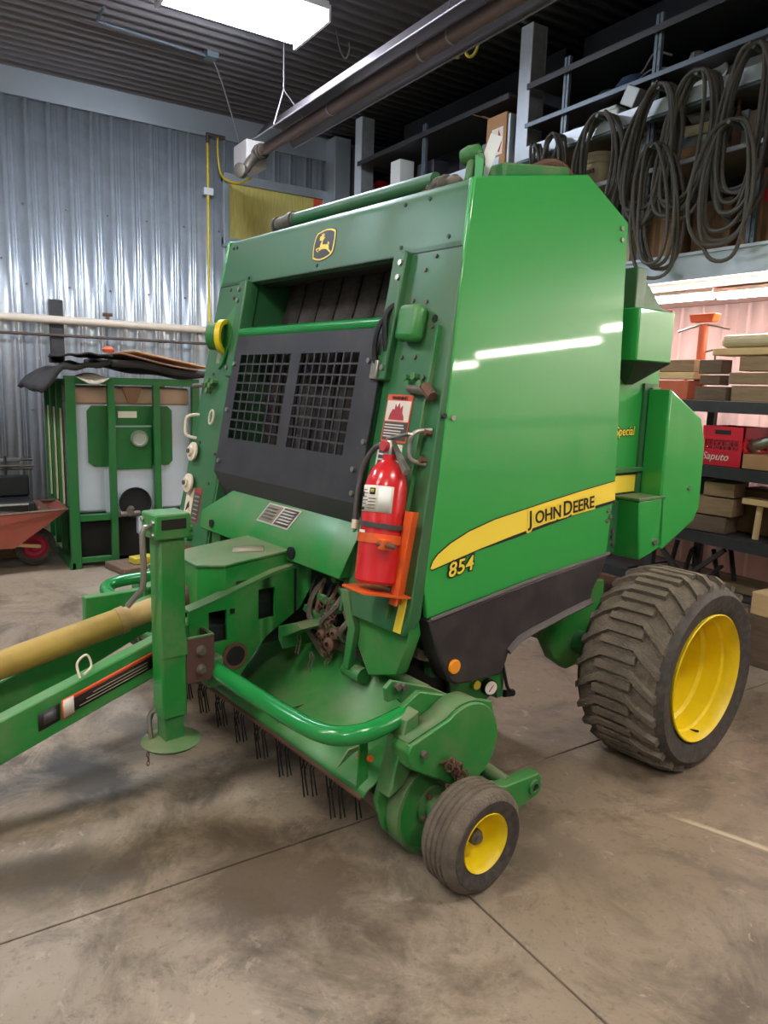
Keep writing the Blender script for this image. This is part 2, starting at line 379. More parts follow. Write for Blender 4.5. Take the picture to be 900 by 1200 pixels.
# ---- left and right outer side panels
PANEL = [(.104, 2.535), (.81, 2.676), (1.129, 2.524), (1.121, 2.262), (1.114, 1.344), (1.063, .975), (.5, .93), (-.115, .86), (-.13, .986), (-.06, 1.409), (.04, 2.146)]
sp = MB(); n = len(PANEL)
sp.add([PM(y, z, 0) for y, z in PANEL] + [PM(y, z, -.03) for y, z in PANEL], [tuple(range(n)), tuple(range(2 * n - 1, n - 1, -1))] + [(i, i + n, (i + 1) % n + n, (i + 1) % n) for i in range(n)])
panel = sp.build('side_panel', 'green_panel', bal, bevel=.008)
pr = MB(); pr.add([(-v[0], v[1], v[2]) for v in sp.v], sp.f); pr.build('side_panel', 'green_panel', bal, bevel=.008)
SK = [(-.115, .858), (.5, .93), (1.063, .978), (1.0, .88), (.949, .817), (.932, .761), (.74, .74), (.613, .722), (.5, .7), (.411, .68), (.36, .655), (.34, .6), (.306, .545), (.15, .55), (.039, .562), (0, .585), (-.05, .68)]
sk = MB(); n = len(SK)
sk.add([PM(y, z, .012) for y, z in SK] + [PM(y, z, -.09) for y, z in SK], [tuple(range(n)), tuple(range(2 * n - 1, n - 1, -1))] + [(i, i + n, (i + 1) % n + n, (i + 1) % n) for i in range(n)])
skirt = sk.build('side_skirt', 'black_skirt', bal, bevel=.012)
MB().add([(-v[0], v[1], v[2]) for v in sk.v], sk.f).build('side_skirt', 'black_skirt', bal, bevel=.012)
MB().tube([PM(-.112, .862, .014), PM(.5, .934, .014), PM(1.06, .982, .014)], .008, 6).build('edge_trim', 'grey_edge', skirt)
MB().tube([PM(.345, .64, .014), PM(.41, .685, .02), PM(.5, .706, .022), PM(.74, .745, .022), PM(.93, .765, .014)], .016, 6).build('arch_flange', 'grey_edge', skirt)
MB().cyl(PM(.018, .647, .01), PM(.018, .647, .024), .03, n=24).build('reflector', 'orange_lens', skirt, bevel=.003)['label'] = 'round orange reflector'
# yellow sweep, lettering
top = [(-.104, 1.061), (-.09, 1.088), (-.064, 1.111), (.004, 1.147), (.108, 1.184), (.258, 1.218), (.417, 1.24), (.587, 1.264), (.832, 1.296), (1.105, 1.327)]
bot = [(1.108, 1.237), (.838, 1.209), (.592, 1.172), (.366, 1.139), (.159, 1.105), (.015, 1.077), (-.095, 1.056)]
def decal(poly, out, name, m, parent, P=PM):
    a = [P(y, z, out) for y, z in poly]; b = [P(y, z, out - .0015) for y, z in poly]; n = len(a)
    return MB().add(a + b, [tuple(range(n)), tuple(range(2 * n - 1, n - 1, -1))] + [(i, i + n, (i + 1) % n + n, (i + 1) % n) for i in range(n)]).build(name, m, parent)
cxm, czm = .5, 1.19
decal([(y - .004, z + .004) for y, z in top] + [(y, z - .014 if y > .3 else z - .006) for y, z in bot], .002, 'stripe_border', 'decal_black', panel)
decal(top + bot, .0035, 'stripe', 'decal_yellow', panel)
def side_text(body, y, z, size, slope, m, out, off=0, shear=0, squash=1, spacing=1, parent=panel, x=None):
    c, s = math.cos(slope), math.sin(slope); p = PM(y, z, out)
    if x is not None: p.x = x
    Mx = Matrix(((0, 0, 1, p.x), (c, -s, 0, p.y), (s, c, 0, p.z), (0, 0, 0, 1)))
    if x is None: Mx = Mx @ Matrix.Rotation(0, 4, 'X')
    return text_mesh('lettering', body, size, m, parent, Mx, offset=off, shear=shear, squash=squash, spacing=spacing)
sl = math.atan2(1.224 - 1.172, 1.004 - .457)
def big_small(parts, y, z, m, off, out):
    for t, dy, size in parts: side_text(t, y + dy * math.cos(sl), z + dy * math.sin(sl), size, sl, m, out, off)
WORD = [('J', .006, .092), ('OHN', .046, .078), ('D', .24, .094), ('EERE', .311, .078)]
big_small(WORD, .462, 1.172, 'decal_yellow', .011, .0045)
big_small(WORD, .462, 1.172, 'decal_black', .0012, .0065)
for b_, off, out in (('decal_black', .007, .003), ('decal_yellow', .001, .0045)): side_text('854', -.012, 1.012, .082, .125, b_, out, off, shear=.2, squash=1.13, spacing=1.03)
# bolts on the panel
for y, z in ((-.041, 1.642), (.005, 1.635), (1.055, 1.19), (1.075, 1.16), (1.05, 1.14), (1.07, 2.49), (1.075, 2.44)):
    MB().cyl(PM(y, z, 0), PM(y, z, .008), .011, n=8).build('bolt', 'steel' if y > 0 else 'black_part', panel)

# ---- pieces behind the panel on the left side
rs = MB().prism([(1.06, .95), (1.66, .95), (1.66, 1.95), (1.3, 2.0), (1.26, 2.32), (1.06, 2.4)], 0, .6, .905).build('rear_side', 'green_panel', bal, bevel=.01)
for a_, b_, o_ in (('decal_black', .004, .906), ('decal_yellow', .0005, .9075)): side_text('Special', 1.285, 1.532, .066, .01, a_, 0, b_, shear=.1, squash=.95, parent=rs, x=o_)
MB().box(.905, .907, 1.06, 1.61, 1.205, 1.335).build('stripe_border', 'decal_black', rs)
MB().box(.905, .9085, 1.06, 1.61, 1.235, 1.325).build('stripe', 'decal_yellow', rs)
MB().box(.905, .93, 1.1, 1.63, 1.34, 1.365).build('ledge', 'green_dusty', rs, bevel=.004)
MB().box(.905, .925, 1.1, 1.64, 1.15, 1.2).build('ledge', 'green_dusty', rs, bevel=.004)
hp = MB().box(.86, 1.05, 1.19, 1.5, 1.9, 2.15).build('twine_box', 'green_panel', bal, bevel=.008)
MB().add([(.86, 1.19, 1.9), (1.05, 1.19, 1.9), (1.05, 1.5, 1.9), (.86, 1.5, 1.9), (.86, 1.33, 1.79), (.92, 1.33, 1.79), (.92, 1.38, 1.79), (.86, 1.38, 1.79)], [(0, 1, 5, 4), (1, 2, 6, 5), (2, 3, 7, 6), (3, 0, 4, 7), (4, 5, 6, 7), (0, 3, 2, 1)]).build('funnel', 'black_skirt', hp)
MB().box(.86, 1.0, 1.22, 1.3, 2.15, 2.34).build('upper_bracket', 'green_frame', hp, bevel=.006)
MB().add([(.87, 1.28, 2.15), (1.0, 1.28, 2.15), (1.0, 1.48, 2.15), (.87, 1.48, 2.15), (.87, 1.28, 2.32), (.98, 1.28, 2.32)], [(0, 1, 5, 4), (1, 2, 5), (2, 3, 4, 5), (3, 0, 4), (0, 3, 2, 1)]).build('upper_gusset', 'green_frame', hp)
MB().box(1.0, 1.03, 1.505, 1.52, 1.92, 2.04).build('reflector_tape', 'decal_red', hp)
MB().box(1.0, 1.03, 1.505, 1.52, 2.04, 2.16).build('reflector_tape', 'decal_orange', hp)
rc = MB().prism([(1.53, 1.775), (1.863, 1.626), (1.93, 1.5), (1.94, 1.13), (1.89, 1.06), (1.588, .93), (1.53, .95)], 0, .92, 1.05).build('rear_cover', 'green_panel', bal, bevel=.01)
MB().box(.9, .92, 1.5, 1.62, .95, 1.8).build('cover_edge', 'green_frame', rc)
MB().cyl((1.05, 1.8, 1.25), (1.06, 1.8, 1.25), .012, n=8).build('bolt', 'steel', rc)
lb = MB().prism([(1.33, 1.21), (1.558, 1.215), (1.585, .95), (1.37, .9)], 0, .88, 1.05).build('lower_box', 'green_panel', bal, bevel=.008)
MB().cyl((1.05, 1.5, .985), (1.062, 1.5, .985), .018, n=10).build('bolt', 'steel', lb)
MB().box(.87, 1.055, 1.32, 1.57, 1.21, 1.225).build('lid', 'green_dusty', lb, bevel=.003)
# latch column with bolts and a cable
lc = MB().box(.905, .94, 1.545, 1.625, 1.2, 1.78).build('latch_strip', 'green_dusty', bal, bevel=.004)
for z in (1.74, 1.7, 1.66, 1.5, 1.42, 1.36, 1.3): MB().cyl((.94, 1.585, z), (.958, 1.585, z), .013, n=8).build('bolt', 'steel_dull', lc)
MB().box(.94, .965, 1.56, 1.61, 1.36, 1.42).build('latch_block', 'rust_plate', lc, bevel=.004)
MB().tube(smooth_path([(.96, 1.575, 1.76), (.975, 1.57, 1.65), (.955, 1.59, 1.5), (.98, 1.55, 1.42), (.96, 1.6, 1.32)]), .003, 5).build('cable', 'chain_steel', lc)
for y, z in ((1.27, 1.05), (1.27, 1.02), (1.28, .98)): MB().cyl((.94, y, z), (.955, y, z), .012, n=8).build('bolt', 'steel_dull', lb)
MB().box(.9, .945, 1.22, 1.31, .93, 1.2).build('edge_post', 'green_frame', bal, bevel=.005)

# ---- leaning front face
OUT = lambda v: .985 + (1.67 - v) * .045
for s in (-1, 1):
    inn = .655
    fp_ = fbuild(MB().prism([(s * inn, 1.43), (s * OUT(1.43), 1.43), (s * OUT(-.02), -.02), (s * (OUT(-.1) - .03), -.1), (s * inn, -.1)], 1, 0, .06), 'front_plate', 'green_frame', bevel=.006)
    # jamb strip with hinge block along the belt opening
    MB().box(min(s * .62, s * .7), max(s * .62, s * .7), -.035, .05, .88, 1.41).build('jamb', 'green_frame', fp_, bevel=.008)
    for v in (1.36, 1.3, .93): MB().cyl((s * .68, -.035, v), (s * .68, -.045, v), .012, n=8).build('bolt', 'steel', fp_)
    MB().box(min(s * .625, s * .64), max(s * .625, s * .64), 0, .45, -.1, 1.45).build('inner_wall', 'green_frame', fp_)
    for x_, v in ((.8, 1.33), (.84, 1.2), (.76, 1.21), (.75, .98), (.83, .98), (.9, 1.1), (.9, .9), (.85, 1.38), (.72, .45), (.74, .28), (.93, .5)):
        MB().cyl((s * x_, 0, v), (s * x_, -.008, v), .009, n=8).build('bolt', 'steel_dull', fp_)
    if s > 0: right_plate = fp_
    else: left_plate = fp_
hd = [(0, 1.405), (0, 1.62)] + [(.07 - .07 * math.cos(t), 1.62 + .07 * math.sin(t)) for t in [i * math.pi / 12 for i in range(1, 7)]] + [(.16, 1.685), (.16, 1.64), (.09, 1.64), (.05, 1.405)]
header = fbuild(MB().prism(hd, 0, -.985, .985), 'header', 'green_frame', bevel=.004)
for x_, v in ((-.9, 1.62), (-.86, 1.62), (.6, 1.62), (.75, 1.62), (.0, 1.43), (.62, 1.44), (-.66, 1.43), (.9, 1.45)): MB().cyl((x_, 0, v), (x_, -.004, v), .009, n=8).build('bolt', 'black_part', header)
MB().box(-.985, .985, -.002, .0, 1.402, 1.407).build('seam', 'black_part', header)
MB().cyl((-.985, .03, 1.42), (-.62, .03, 1.42), .004, n=5).build('seam', 'black_part', header)
# emblem on the header
SHIELD = [(-.043, 1.468), (-.05, 1.496), (-.053, 1.534), (-.046, 1.568), (-.034, 1.585), (0, 1.593), (.037, 1.598), (.077, 1.594), (.105, 1.585), (.112, 1.576), (.116, 1.546), (.116, 1.517), (.114, 1.491), (.105, 1.476), (.083, 1.466), (.05, 1.458), (.018, 1.455), (-.013, 1.459)]
c0 = (.032, 1.526)
grow = lambda k: [(c0[0] + (x_ - c0[0]) * k, c0[1] + (v - c0[1]) * k) for x_, v in SHIELD]
em = MB().prism(grow(1.1), 1, -.002, 0).build('emblem', 'decal_black', header)
MB().prism(grow(1.04), 1, -.003, -.002).build('emblem_border', 'decal_yellow', em)
MB().prism(grow(.93), 1, -.004, -.003).build('emblem_field', 'decal_black', em)
dm = MB()
for p in ([(.006, 1.529), (.014, 1.546), (-.005, 1.549), (-.007, 1.558), (-.005, 1.569), (.013, 1.57), (.036, 1.56), (.028, 1.554), (.021, 1.544), (.022, 1.531), (.026, 1.527)],
          [(.006, 1.529), (.026, 1.527), (.066, 1.523), (.078, 1.515), (.081, 1.501), (.07, 1.498), (.046, 1.504), (.016, 1.504), (.002, 1.513)],
          [(.066, 1.523), (.065, 1.538), (.08, 1.53), (.075, 1.519)], [(.07, 1.498), (.081, 1.501), (.099, 1.488), (.112, 1.477), (.104, 1.472), (.096, 1.481), (.076, 1.493)],
          [(.005, 1.515), (-.02, 1.514), (-.028, 1.51), (-.017, 1.498), (.001, 1.489), (-.015, 1.503), (-.015, 1.509), (.009, 1.507)],
          [(.016, 1.504), (.002, 1.513), (0, 1.503), (-.006, 1.497), (.009, 1.5)], [(.007, 1.57), (.003, 1.582), (.012, 1.573), (.019, 1.582), (.032, 1.571), (.021, 1.568)]):
    dm.prism(p, 1, -.0055, -.004)
dm.build('leaping_deer', 'decal_yellow', em)
# belts behind the opening
pb = None
for k in range(7):
    x_ = -.57 + k * .165
    if pb is None:
        rows = []
        for i in range(13):
            v = 1.62 - i * .12; yy = .2 + .03 * math.cos(i * .5)
            rows.append([(0, yy, v), (.15, yy, v)])
        pb = fbuild(MB().sheet(rows), 'belt', 'belt', solid=.006); pb.location = (x_, FLOC[1], FLOC[2]); continue
    clone(pb, bal, loc=(x_, FLOC[1], FLOC[2]))
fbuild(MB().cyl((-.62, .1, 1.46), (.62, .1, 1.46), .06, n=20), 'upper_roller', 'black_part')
fbuild(MB().cyl((-.625, .0, 1.125), (.625, .0, 1.125), .03, n=20), 'gate_bar', 'green_tube')
# black grille panel with two windows of square mesh
gp = MB(); Y0, Y1 = -.03, -.022
VB, VT = .36, 1.1
gl = (-.55, -.05, 7); gr_ = (.04, .5, 8); g0, g1, rows_ = .55, 1.0, 9
gp.box(-.645, .66, Y0, Y1, VB, g0); gp.box(-.63, .635, Y0, Y1, g1, VT)
for a, b in ((-.645, gl[0]), (gl[1], gr_[0]), (gr_[1], .655)): gp.box(a, b, Y0, Y1, g0, g1)
for a, b, n_ in (gl, gr_):
    for i in range(1, n_): xx = a + (b - a) * i / n_; gp.box(xx - .0045, xx + .0045, Y0, Y1, g0, g1)
    for j in range(1, rows_): vv = g0 + (g1 - g0) * j / rows_; gp.box(a, b, Y0 + .001, Y1 - .001, vv - .0045, vv + .0045)
grille = fbuild(gp, 'grille_panel', 'black_sheet')
MB().add([(-.645, Y0, VB), (.66, Y0, VB), (.645, .1, .13), (-.55, .1, .13), (-.645, Y1, VB), (.66, Y1, VB), (.645, .108, .13), (-.55, .108, .13)], [(0, 1, 2, 3), (7, 6, 5, 4), (0, 4, 5, 1), (1, 5, 6, 2), (2, 6, 7, 3), (3, 7, 4, 0)]).build('lower_lip', 'black_sheet', grille)
for x_, v in ((-.6, .95), (-.6, .7), (-.6, .42), (.58, .96), (.64, .62), (.62, .4), (.6, .5)): MB().cyl((x_, Y0, v), (x_, Y0 - .012, v), .012, n=8).build('bolt', 'steel', grille)
MB().box(.615, .66, -.05, 0, .88, .96).build('hinge', 'steel', grille, bevel=.005)
MB().box(.625, .655, -.04, 0, .98, 1.08).build('hinge_plate', 'black_part', grille, bevel=.01)
# right-hand (operator's left) plate fittings
MB().prism([(.735, 1.04), (.87, 1.03), (.87, 1.18), (.735, 1.185)], 1, -.06, 0).build('light_cover', 'green_paint', right_plate, bevel=.025)
MB().cyl((.905, -.001, 1.13), (.905, -.003, 1.13), .016, n=14).build('hole', 'black_part', right_plate)
MB().cyl((.86, -.03, .85), (1.0, -.03, .835), .016, n=10).build('latch_rod', 'steel_dull', right_plate)
for x_, v in ((.83, .87), (.86, .9), (.86, .845), (.81, .895), (.9, .87)): MB().cyl((x_, 0, v), (x_, -.025, v), .016, n=6).build('latch_bolt', 'green_dusty', right_plate)
MB().cyl((.95, -.03, .86), (1.0, -.03, .82), .022, n=8).build('latch_knuckle', 'rust', right_plate)
MB().tube(smooth_path([(1.0, -.0, .7), (.965, -.05, .68), (.955, -.06, .63), (.965, -.05, .575), (1.0, 0, .565)], 6), .009, 8).build('handle', 'steel', right_plate)
for v in (.685, .58): MB().cyl((.995, -.0, v), (.995, -.03, v), .013, n=6).build('bolt', 'rust', right_plate)
MB().box(.945, .955, -.02, 0, -.05, 1.1).build('edge_angle', 'green_dusty', right_plate)
for pth in ([(.66, 0, 1.18), (.64, -.06, 1.1), (.63, -.05, .98), (.655, -.02, .9)], [(.68, -.02, 1.2), (.66, -.05, 1.14), (.675, -.03, 1.0)]):
    MB().tube(smooth_path(pth, 5), .012, 6).build('hose', 'black_part', right_plate)
# warning decals
dk = MB().box(.708, .864, -.003, 0, .635, .828).build('warning_decal', 'decal_orange', right_plate)
MB().box(.714, .858, -.0045, -.003, .72, .803).build('picture', 'decal_white', dk)
MB().prism([(.735, .725), (.74, .745), (.755, .77), (.765, .765), (.768, .79), (.78, .775), (.79, .795), (.8, .77), (.812, .785), (.815, .755), (.826, .74), (.83, .725)], 1, -.006, -.0045).build('flame', 'decal_red', dk)
MB().box(.714, .858, -.0045, -.003, .643, .716).build('text_block', 'decal_grey', dk)
for v in (.705, .694, .681, .67, .658): MB().box(.72, .845 - .03 * random.random(), -.006, -.0045, v - .003, v + .002).build('text_line', 'decal_white', dk)
text_mesh('lettering', 'WARNING', .02, 'decal_black', dk, Matrix.Translation((.738, -.005, .808)) @ Matrix.Rotation(R(90), 4, 'X'))
dk = MB().box(.7, .85, -.003, 0, .42, .628).build('instruction_decal', 'decal_white', right_plate)
for k in range(8): MB().box(.712, .84, -.0045, -.003, .432 + k * .022, .447 + k * .022).build('text_line', 'decal_grey', dk)
MB().prism([(1.0, .06), (1.035, .06), (1.03, -.09), (.99, -.09)], 1, -.008, -.002).build('yellow_strip', 'decal_yellow', right_plate)
# left plate fittings: round reels, decal, latch, yellow pulley guard
for x_, v, r_ in ((-.955, .44, .055), (-.945, .255, .055)):
    d_ = MB().lathe([(0, 0), (r_, 0), (r_, .012), (r_ * .55, .016), (r_ * .5, .03), (0, .03)], (x_, -.02, v), (0, -1, 0), 24).build('twine_disc', 'disc_cream', left_plate)
    MB().cyl((x_, -.05, v), (x_, -.06, v), .014, n=8).build('hub', 'steel_dull', d_)
dk = MB().box(-.99, -.9, -.003, 0, .06, .235).build('cream_decal', 'disc_cream', left_plate)
MB().prism([(-.97, .09), (-.93, .12), (-.92, .09), (-.94, .15), (-.96, .13)], 1, -.005, -.003).build('symbol', 'decal_black', dk)
dk = MB().box(-.885, -.8, -.003, 0, .04, .235).build('warning_decal', 'decal_red', left_plate)
MB().box(-.88, -.805, -.0045, -.003, .045, .21).build('text_block', 'decal_grey', dk)
for k in range(6): MB().box(-.872, -.815, -.006, -.0045, .06 + k * .025, .068 + k * .025).build('text_line', 'decal_tan', dk)
MB().lathe([(.0, -.05), (.075, -.05), (.075, .02), (.0, .02)], (-.8, -.05, 1.1), (.8, .6, .1), 24).build('pulley', 'green_dusty', left_plate)
MB().lathe([(.07, 0), (.095, 0), (.095, .03), (.07, .03)], (-.785, -.045, 1.1), (.8, .6, .1), 24, closed=True).build('pulley_guard', 'yellow_rim', left_plate)
MB().prism([(-.86, 1.14), (-.8, 1.2), (-.7, 1.29), (-.67, 1.25), (-.7, 1.1), (-.76, .95), (-.8, .92), (-.78, 1.05)], 1, -.03, -.01).build('guard_bracket', 'green_paint', left_plate, bevel=.004)
MB().box(-.88, -.83, -.006, 0, .96, 1.02).build('plate_decal', 'decal_tan', left_plate)
MB().tube(smooth_path([(-.99, 0, .66), (-1.03, -.05, .64), (-1.04, -.055, .6), (-1.02, -.05, .53), (-.985, 0, .52)], 6), .009, 8).build('handle', 'disc_cream', left_plate)
MB().tube([( -.78 + .025 * math.cos(t), -.03, .65 + .04 * math.sin(t)) for t in [i * math.pi / 8 for i in range(16)]], .006, 6, closed=True).build('ring', 'disc_cream', left_plate)
for x_, v in ((-.93, .83), (-.9, .86), (-.87, .83), (-.9, .8), (-.84, .85), (-.96, .83)): MB().cyl((x_, 0, v), (x_, -.035, v), .017, n=6).build('latch_bolt', 'green_dusty', left_plate)
MB().cyl((-1.07, -.03, .82), (-.93, -.03, .83), .014, n=8).build('latch_rod', 'steel_dull', left_plate)
for x_, v in ((-.9, .0), (-.86, .0), (-.85, -.05)): MB().cyl((x_, 0, v), (x_, -.03, v), .02, n=6).build('bolt', 'green_dusty', left_plate)
# roof tube, hose and fittings on the top
fbuild(MB().cyl((-.5, .14, 1.775), (.6, .14, 1.775), .036, n=18), 'roof_tube', 'green_frame')
fbuild(MB().cyl((-.68, .14, 1.77), (-.5, .14, 1.775), .04, n=18).cyl((-.56, .14, 1.775), (-.52, .14, 1.775), .047, n=18).cyl((-.7, .14, 1.77), (-.68, .14, 1.77), .046, n=18), 'tube_end', 'steel_dull')
ft = fbuild(MB().cyl((.78, .16, 1.66), (.78, .16, 1.83), .02, n=12), 'valve_pipe', 'green_dusty')
MB().lathe([(0, -.045), (.032, -.04), (.04, 0), (.032, .04), (0, .045)], (.77, .16, 1.855), (1, .2, .2), 12).build('valve_head', 'green_dusty', ft)
MB().tube(smooth_path([(.79, .16, 1.86), (.825, .16, 1.84), (.84, .16, 1.76), (.83, .16, 1.69)], 6), .014, 8).build('elbow', 'green_dusty', ft)
MB().tube(smooth_path([(.82, .16, 1.85), (.86, .2, 1.75), (.88, .2, 1.7)], 6), .015, 8).build('hose', 'black_part', ft)
for k, (x_, v, r_) in enumerate(((.6, 1.73, .035), (.64, 1.745, .04), (.68, 1.74, .045), (.73, 1.735, .04), (.66, 1.7, .045), (.555, 1.72, .025))):
    MB().lathe([(0, -r_), (r_ * .8, -r_ * .5), (r_, 0), (r_ * .7, r_ * .6), (0, r_)], (x_, .13, v), (random.uniform(-.5, .5), .3, 1), 10).build('valve_body', 'steel_dull' if k < 5 else 'rust', ft)
MB().prism([(.835, 1.83), (.885, 1.8), (.9, 1.72), (.855, 1.73)], 1, .12, .122).build('green_tag', 'green_panel', ft)
tg = fbuild(MB().prism([(.79, 1.7), (.855, 1.69), (.92, 1.9), (.85, 1.93)], 1, .17, .172), 'paper_tag', 'paper')
fbuild(MB().prism([(.83, 1.66), (.9, 1.66), (.91, 1.73), (.85, 1.72)], 1, .2, .26), 'tag_bracket', 'disc_cream')
# low guide on the roof
MB().prism([(.3, 2.5), (.3, 2.63), (.7, 2.69), (.74, 2.6)], 0, .8, .96).build('roof_guide', 'green_dusty', bal, bevel=.01)
MB().tube(smooth_path([(.86, .55, 2.66), (.9, .62, 2.7), (.92, .7, 2.7), (.93, .8, 2.64)], 6), .016, 8).build('hose', 'rust', bal)

# ---- hood under the grille
hood = MB()
xs0, xs1 = -.64, .66
P = [(-.43, xs1, -.1, 1.2), (-.66, .69, -.225, 1.04), (-.655, .655, -.24, .95), (-.64, .64, -.2, .93)]
hood.add([(a, y_, z_) for a, b, y_, z_ in P] + [(b, y_, z_) for a, b, y_, z_ in P] , [(0, 4, 5, 1), (1, 5, 6, 2), (2, 6, 7, 3)])
hood.add([(-.43, -.1, 1.2), (-.66, -.225, 1.04), (-.66, -.05, 1.04), (-.655, -.24, .95), (-.655, -.05, .95)], [(0, 1, 2), (1, 3, 4, 2)])
hood.add([(.66, -.1, 1.2), (.69, -.225, 1.04), (.655, -.24, .95), (.655, -.05, .95)], [(0, 1, 2, 3)])
hd_ = hood.build('hood', 'green_paint', bal, solid=.008, bevel=.006)
def HP(x_, t, o=.006):            # point on the hood's sloping top
    return Vector((x_, -.1 - .125 * t - o * .79, 1.2 - .16 * t + o * .62))
def hquad(x0, x1, t0, t1, o, name, m): return MB().add([HP(x0, t1, o), HP(x1, t1, o), HP(x1 + .02, t0, o), HP(x0 + .02, t0, o)], [(0, 1, 2, 3)]).build(name, m, hd_, solid=.001)
hquad(-.1, .19, .28, .82, .006, 'data_plate', 'decal_white'); hquad(-.09, .04, .32, .78, .0075, 'plate_field', 'decal_tan'); hquad(.055, .18, .32, .78, .0075, 'plate_field', 'decal_grey')
for k in range(5): hquad(.065, .165, .37 + k * .08, .4 + k * .08, .009, 'text_line', 'decal_white')
for k in range(4): hquad(-.08, .02, .4 + k * .09, .44 + k * .09, .009, 'text_line', 'decal_grey')
MB().cyl((.28, -.235, .985), (.28, -.246, .985), .03, n=16).build('slot', 'black_part', hd_)
MB().cyl((-.52, -.235, .99), (-.52, -.246, .99), .022, n=16).build('slot', 'black_part', hd_)
MB().box(-.6, -.5, -.2, -.15, .84, .95).build('hood_bracket', 'green_dusty', bal)
MB().prism([(-.62, .93), (.62, .93), (.62, .6), (-.62, .6)], 1, -.13, -.1).build('front_cross_plate', 'black_part', bal)  # black colour stands in for the shade under the hood

# ---- gearbox cover and tongue
GC = [(-.13, -.56), (-.02, -.64), (.15, -.64), (.24, -.55), (.24, -.2), (-.13, -.2)]
gz = lambda y_: .945 + (y_ + .64) * .09
gm = MB(); gm.add([(x_, y_, .76) for x_, y_ in GC] + [(x_, y_, gz(y_)) for x_, y_ in GC], [tuple(range(6)), tuple(range(11, 5, -1))] + [(i, i + 6, (i + 1) % 6 + 6, (i + 1) % 6) for i in range(6)])
gc = gm.build('gearbox_cover', 'green_paint', bal, bevel=.004)
gt = MB(); gt.add([(x_ * 1.04, y_ * 1.01, gz(y_)) for x_, y_ in GC] + [(x_ * 1.04, y_ * 1.01, gz(y_) + .012) for x_, y_ in GC], [tuple(range(6)), tuple(range(11, 5, -1))] + [(i, i + 6, (i + 1) % 6 + 6, (i + 1) % 6) for i in range(6)])
gt.build('lid', 'green_dusty', gc, bevel=.003)
MB().add([(x_, y_, gz(y_) + .0145) for x_, y_ in ((.0, -.38), (.09, -.44), (.19, -.33), (.1, -.28))], [(0, 1, 2, 3)]).build('worn_decal', 'decal_tan', gc, solid=.001)
MB().cyl((-.06, -.6, .84), (-.062, -.61, .84), .012, n=8).build('bolt', 'black_part', gc)
tp = lerp_line([(-.74, .785), (-.64, .81), (-.33, .9), (-.12, .935)])
bt = lerp_line([(-.74, .62), (-.7, .55), (-.62, .46), (-.5, .46), (-.44, .54), (-.37, .615), (-.19, .72), (-.12, .83)])
HOLES = [(-.65, -.565, .635, .775), (-.41, -.325, .7, .84)]
tongue = strip_plate(MB(), .265, .28, [-.74, -.7, -.64, -.62, -.5, -.44, -.37, -.33, -.22, -.19, -.12], tp, bt, HOLES).build('tongue_plate', 'green_paint', bal)
strip_plate(MB(), -.215, -.2, [-.74, -.7, -.64, -.62, -.5, -.44, -.37, -.33, -.22, -.19, -.12], tp, bt, HOLES).build('tongue_plate', 'green_paint', bal)
for s, x_ in ((1, .25), (-1, -.19)):
    MB().add([(x_ - .035, y_, tp(y_) + h) for h in (0, .012) for y_ in (-.74, -.64, -.33, -.12)] + [(x_ + .035, y_, tp(y_) + h) for h in (0, .012) for y_ in (-.74, -.64, -.33, -.12)],
             [(i, i + 1, i + 9, i + 8) for i in range(3)] + [(i + 4, i + 12, i + 13, i + 5) for i in range(3)] + [(i, i + 4, i + 5, i + 1) for i in range(3)] + [(i + 8, i + 9, i + 13, i + 12) for i in range(3)] + [(0, 8, 12, 4), (3, 7, 15, 11)]).build('top_flange', 'green_dusty', tongue)
MB().box(.28, .287, -.225, -.215, .7, .91).build('plate_seam', 'black_part', tongue)
MB().cyl((.281, -.53, .56), (.29, -.53, .56), .045, n=20).build('bearing_hole', 'soot', tongue)
MB().lathe([(.045, 0), (.06, 0), (.06, .015), (.045, .015)], (.278, -.53, .56), (1, 0, 0), 20, closed=True).build('bearing_ring', 'rust', tongue)
MB().box(.281, .287, -.55, -.53, .755, .775).build('slot', 'black_part', tongue)
MB().box(-.19, .26, -.7, -.62, .46, .56).build('cross_member', 'green_frame', bal)
MB().box(-.19, .255, -.69, -.14, .575, .7).box(-.19, .24, -.5, -.14, .6, .88).build('gearbox', 'black_part', bal)  # longer black box added so the tongue plate cut-outs look dark inside
def slab(p0, p1, h0, h1, t): # leaning side plate of the tongue between two ends with their own heights
    a = Vector(p0); b = Vector(p1); return [(a + Vector((dx, 0, dz))) for dz in (-h0 / 2, h0 / 2) for dx in (-t / 2, t / 2)] + [(b + Vector((dx, 0, dz))) for dz in (-h1 / 2, h1 / 2) for dx in (-t / 2, t / 2)]
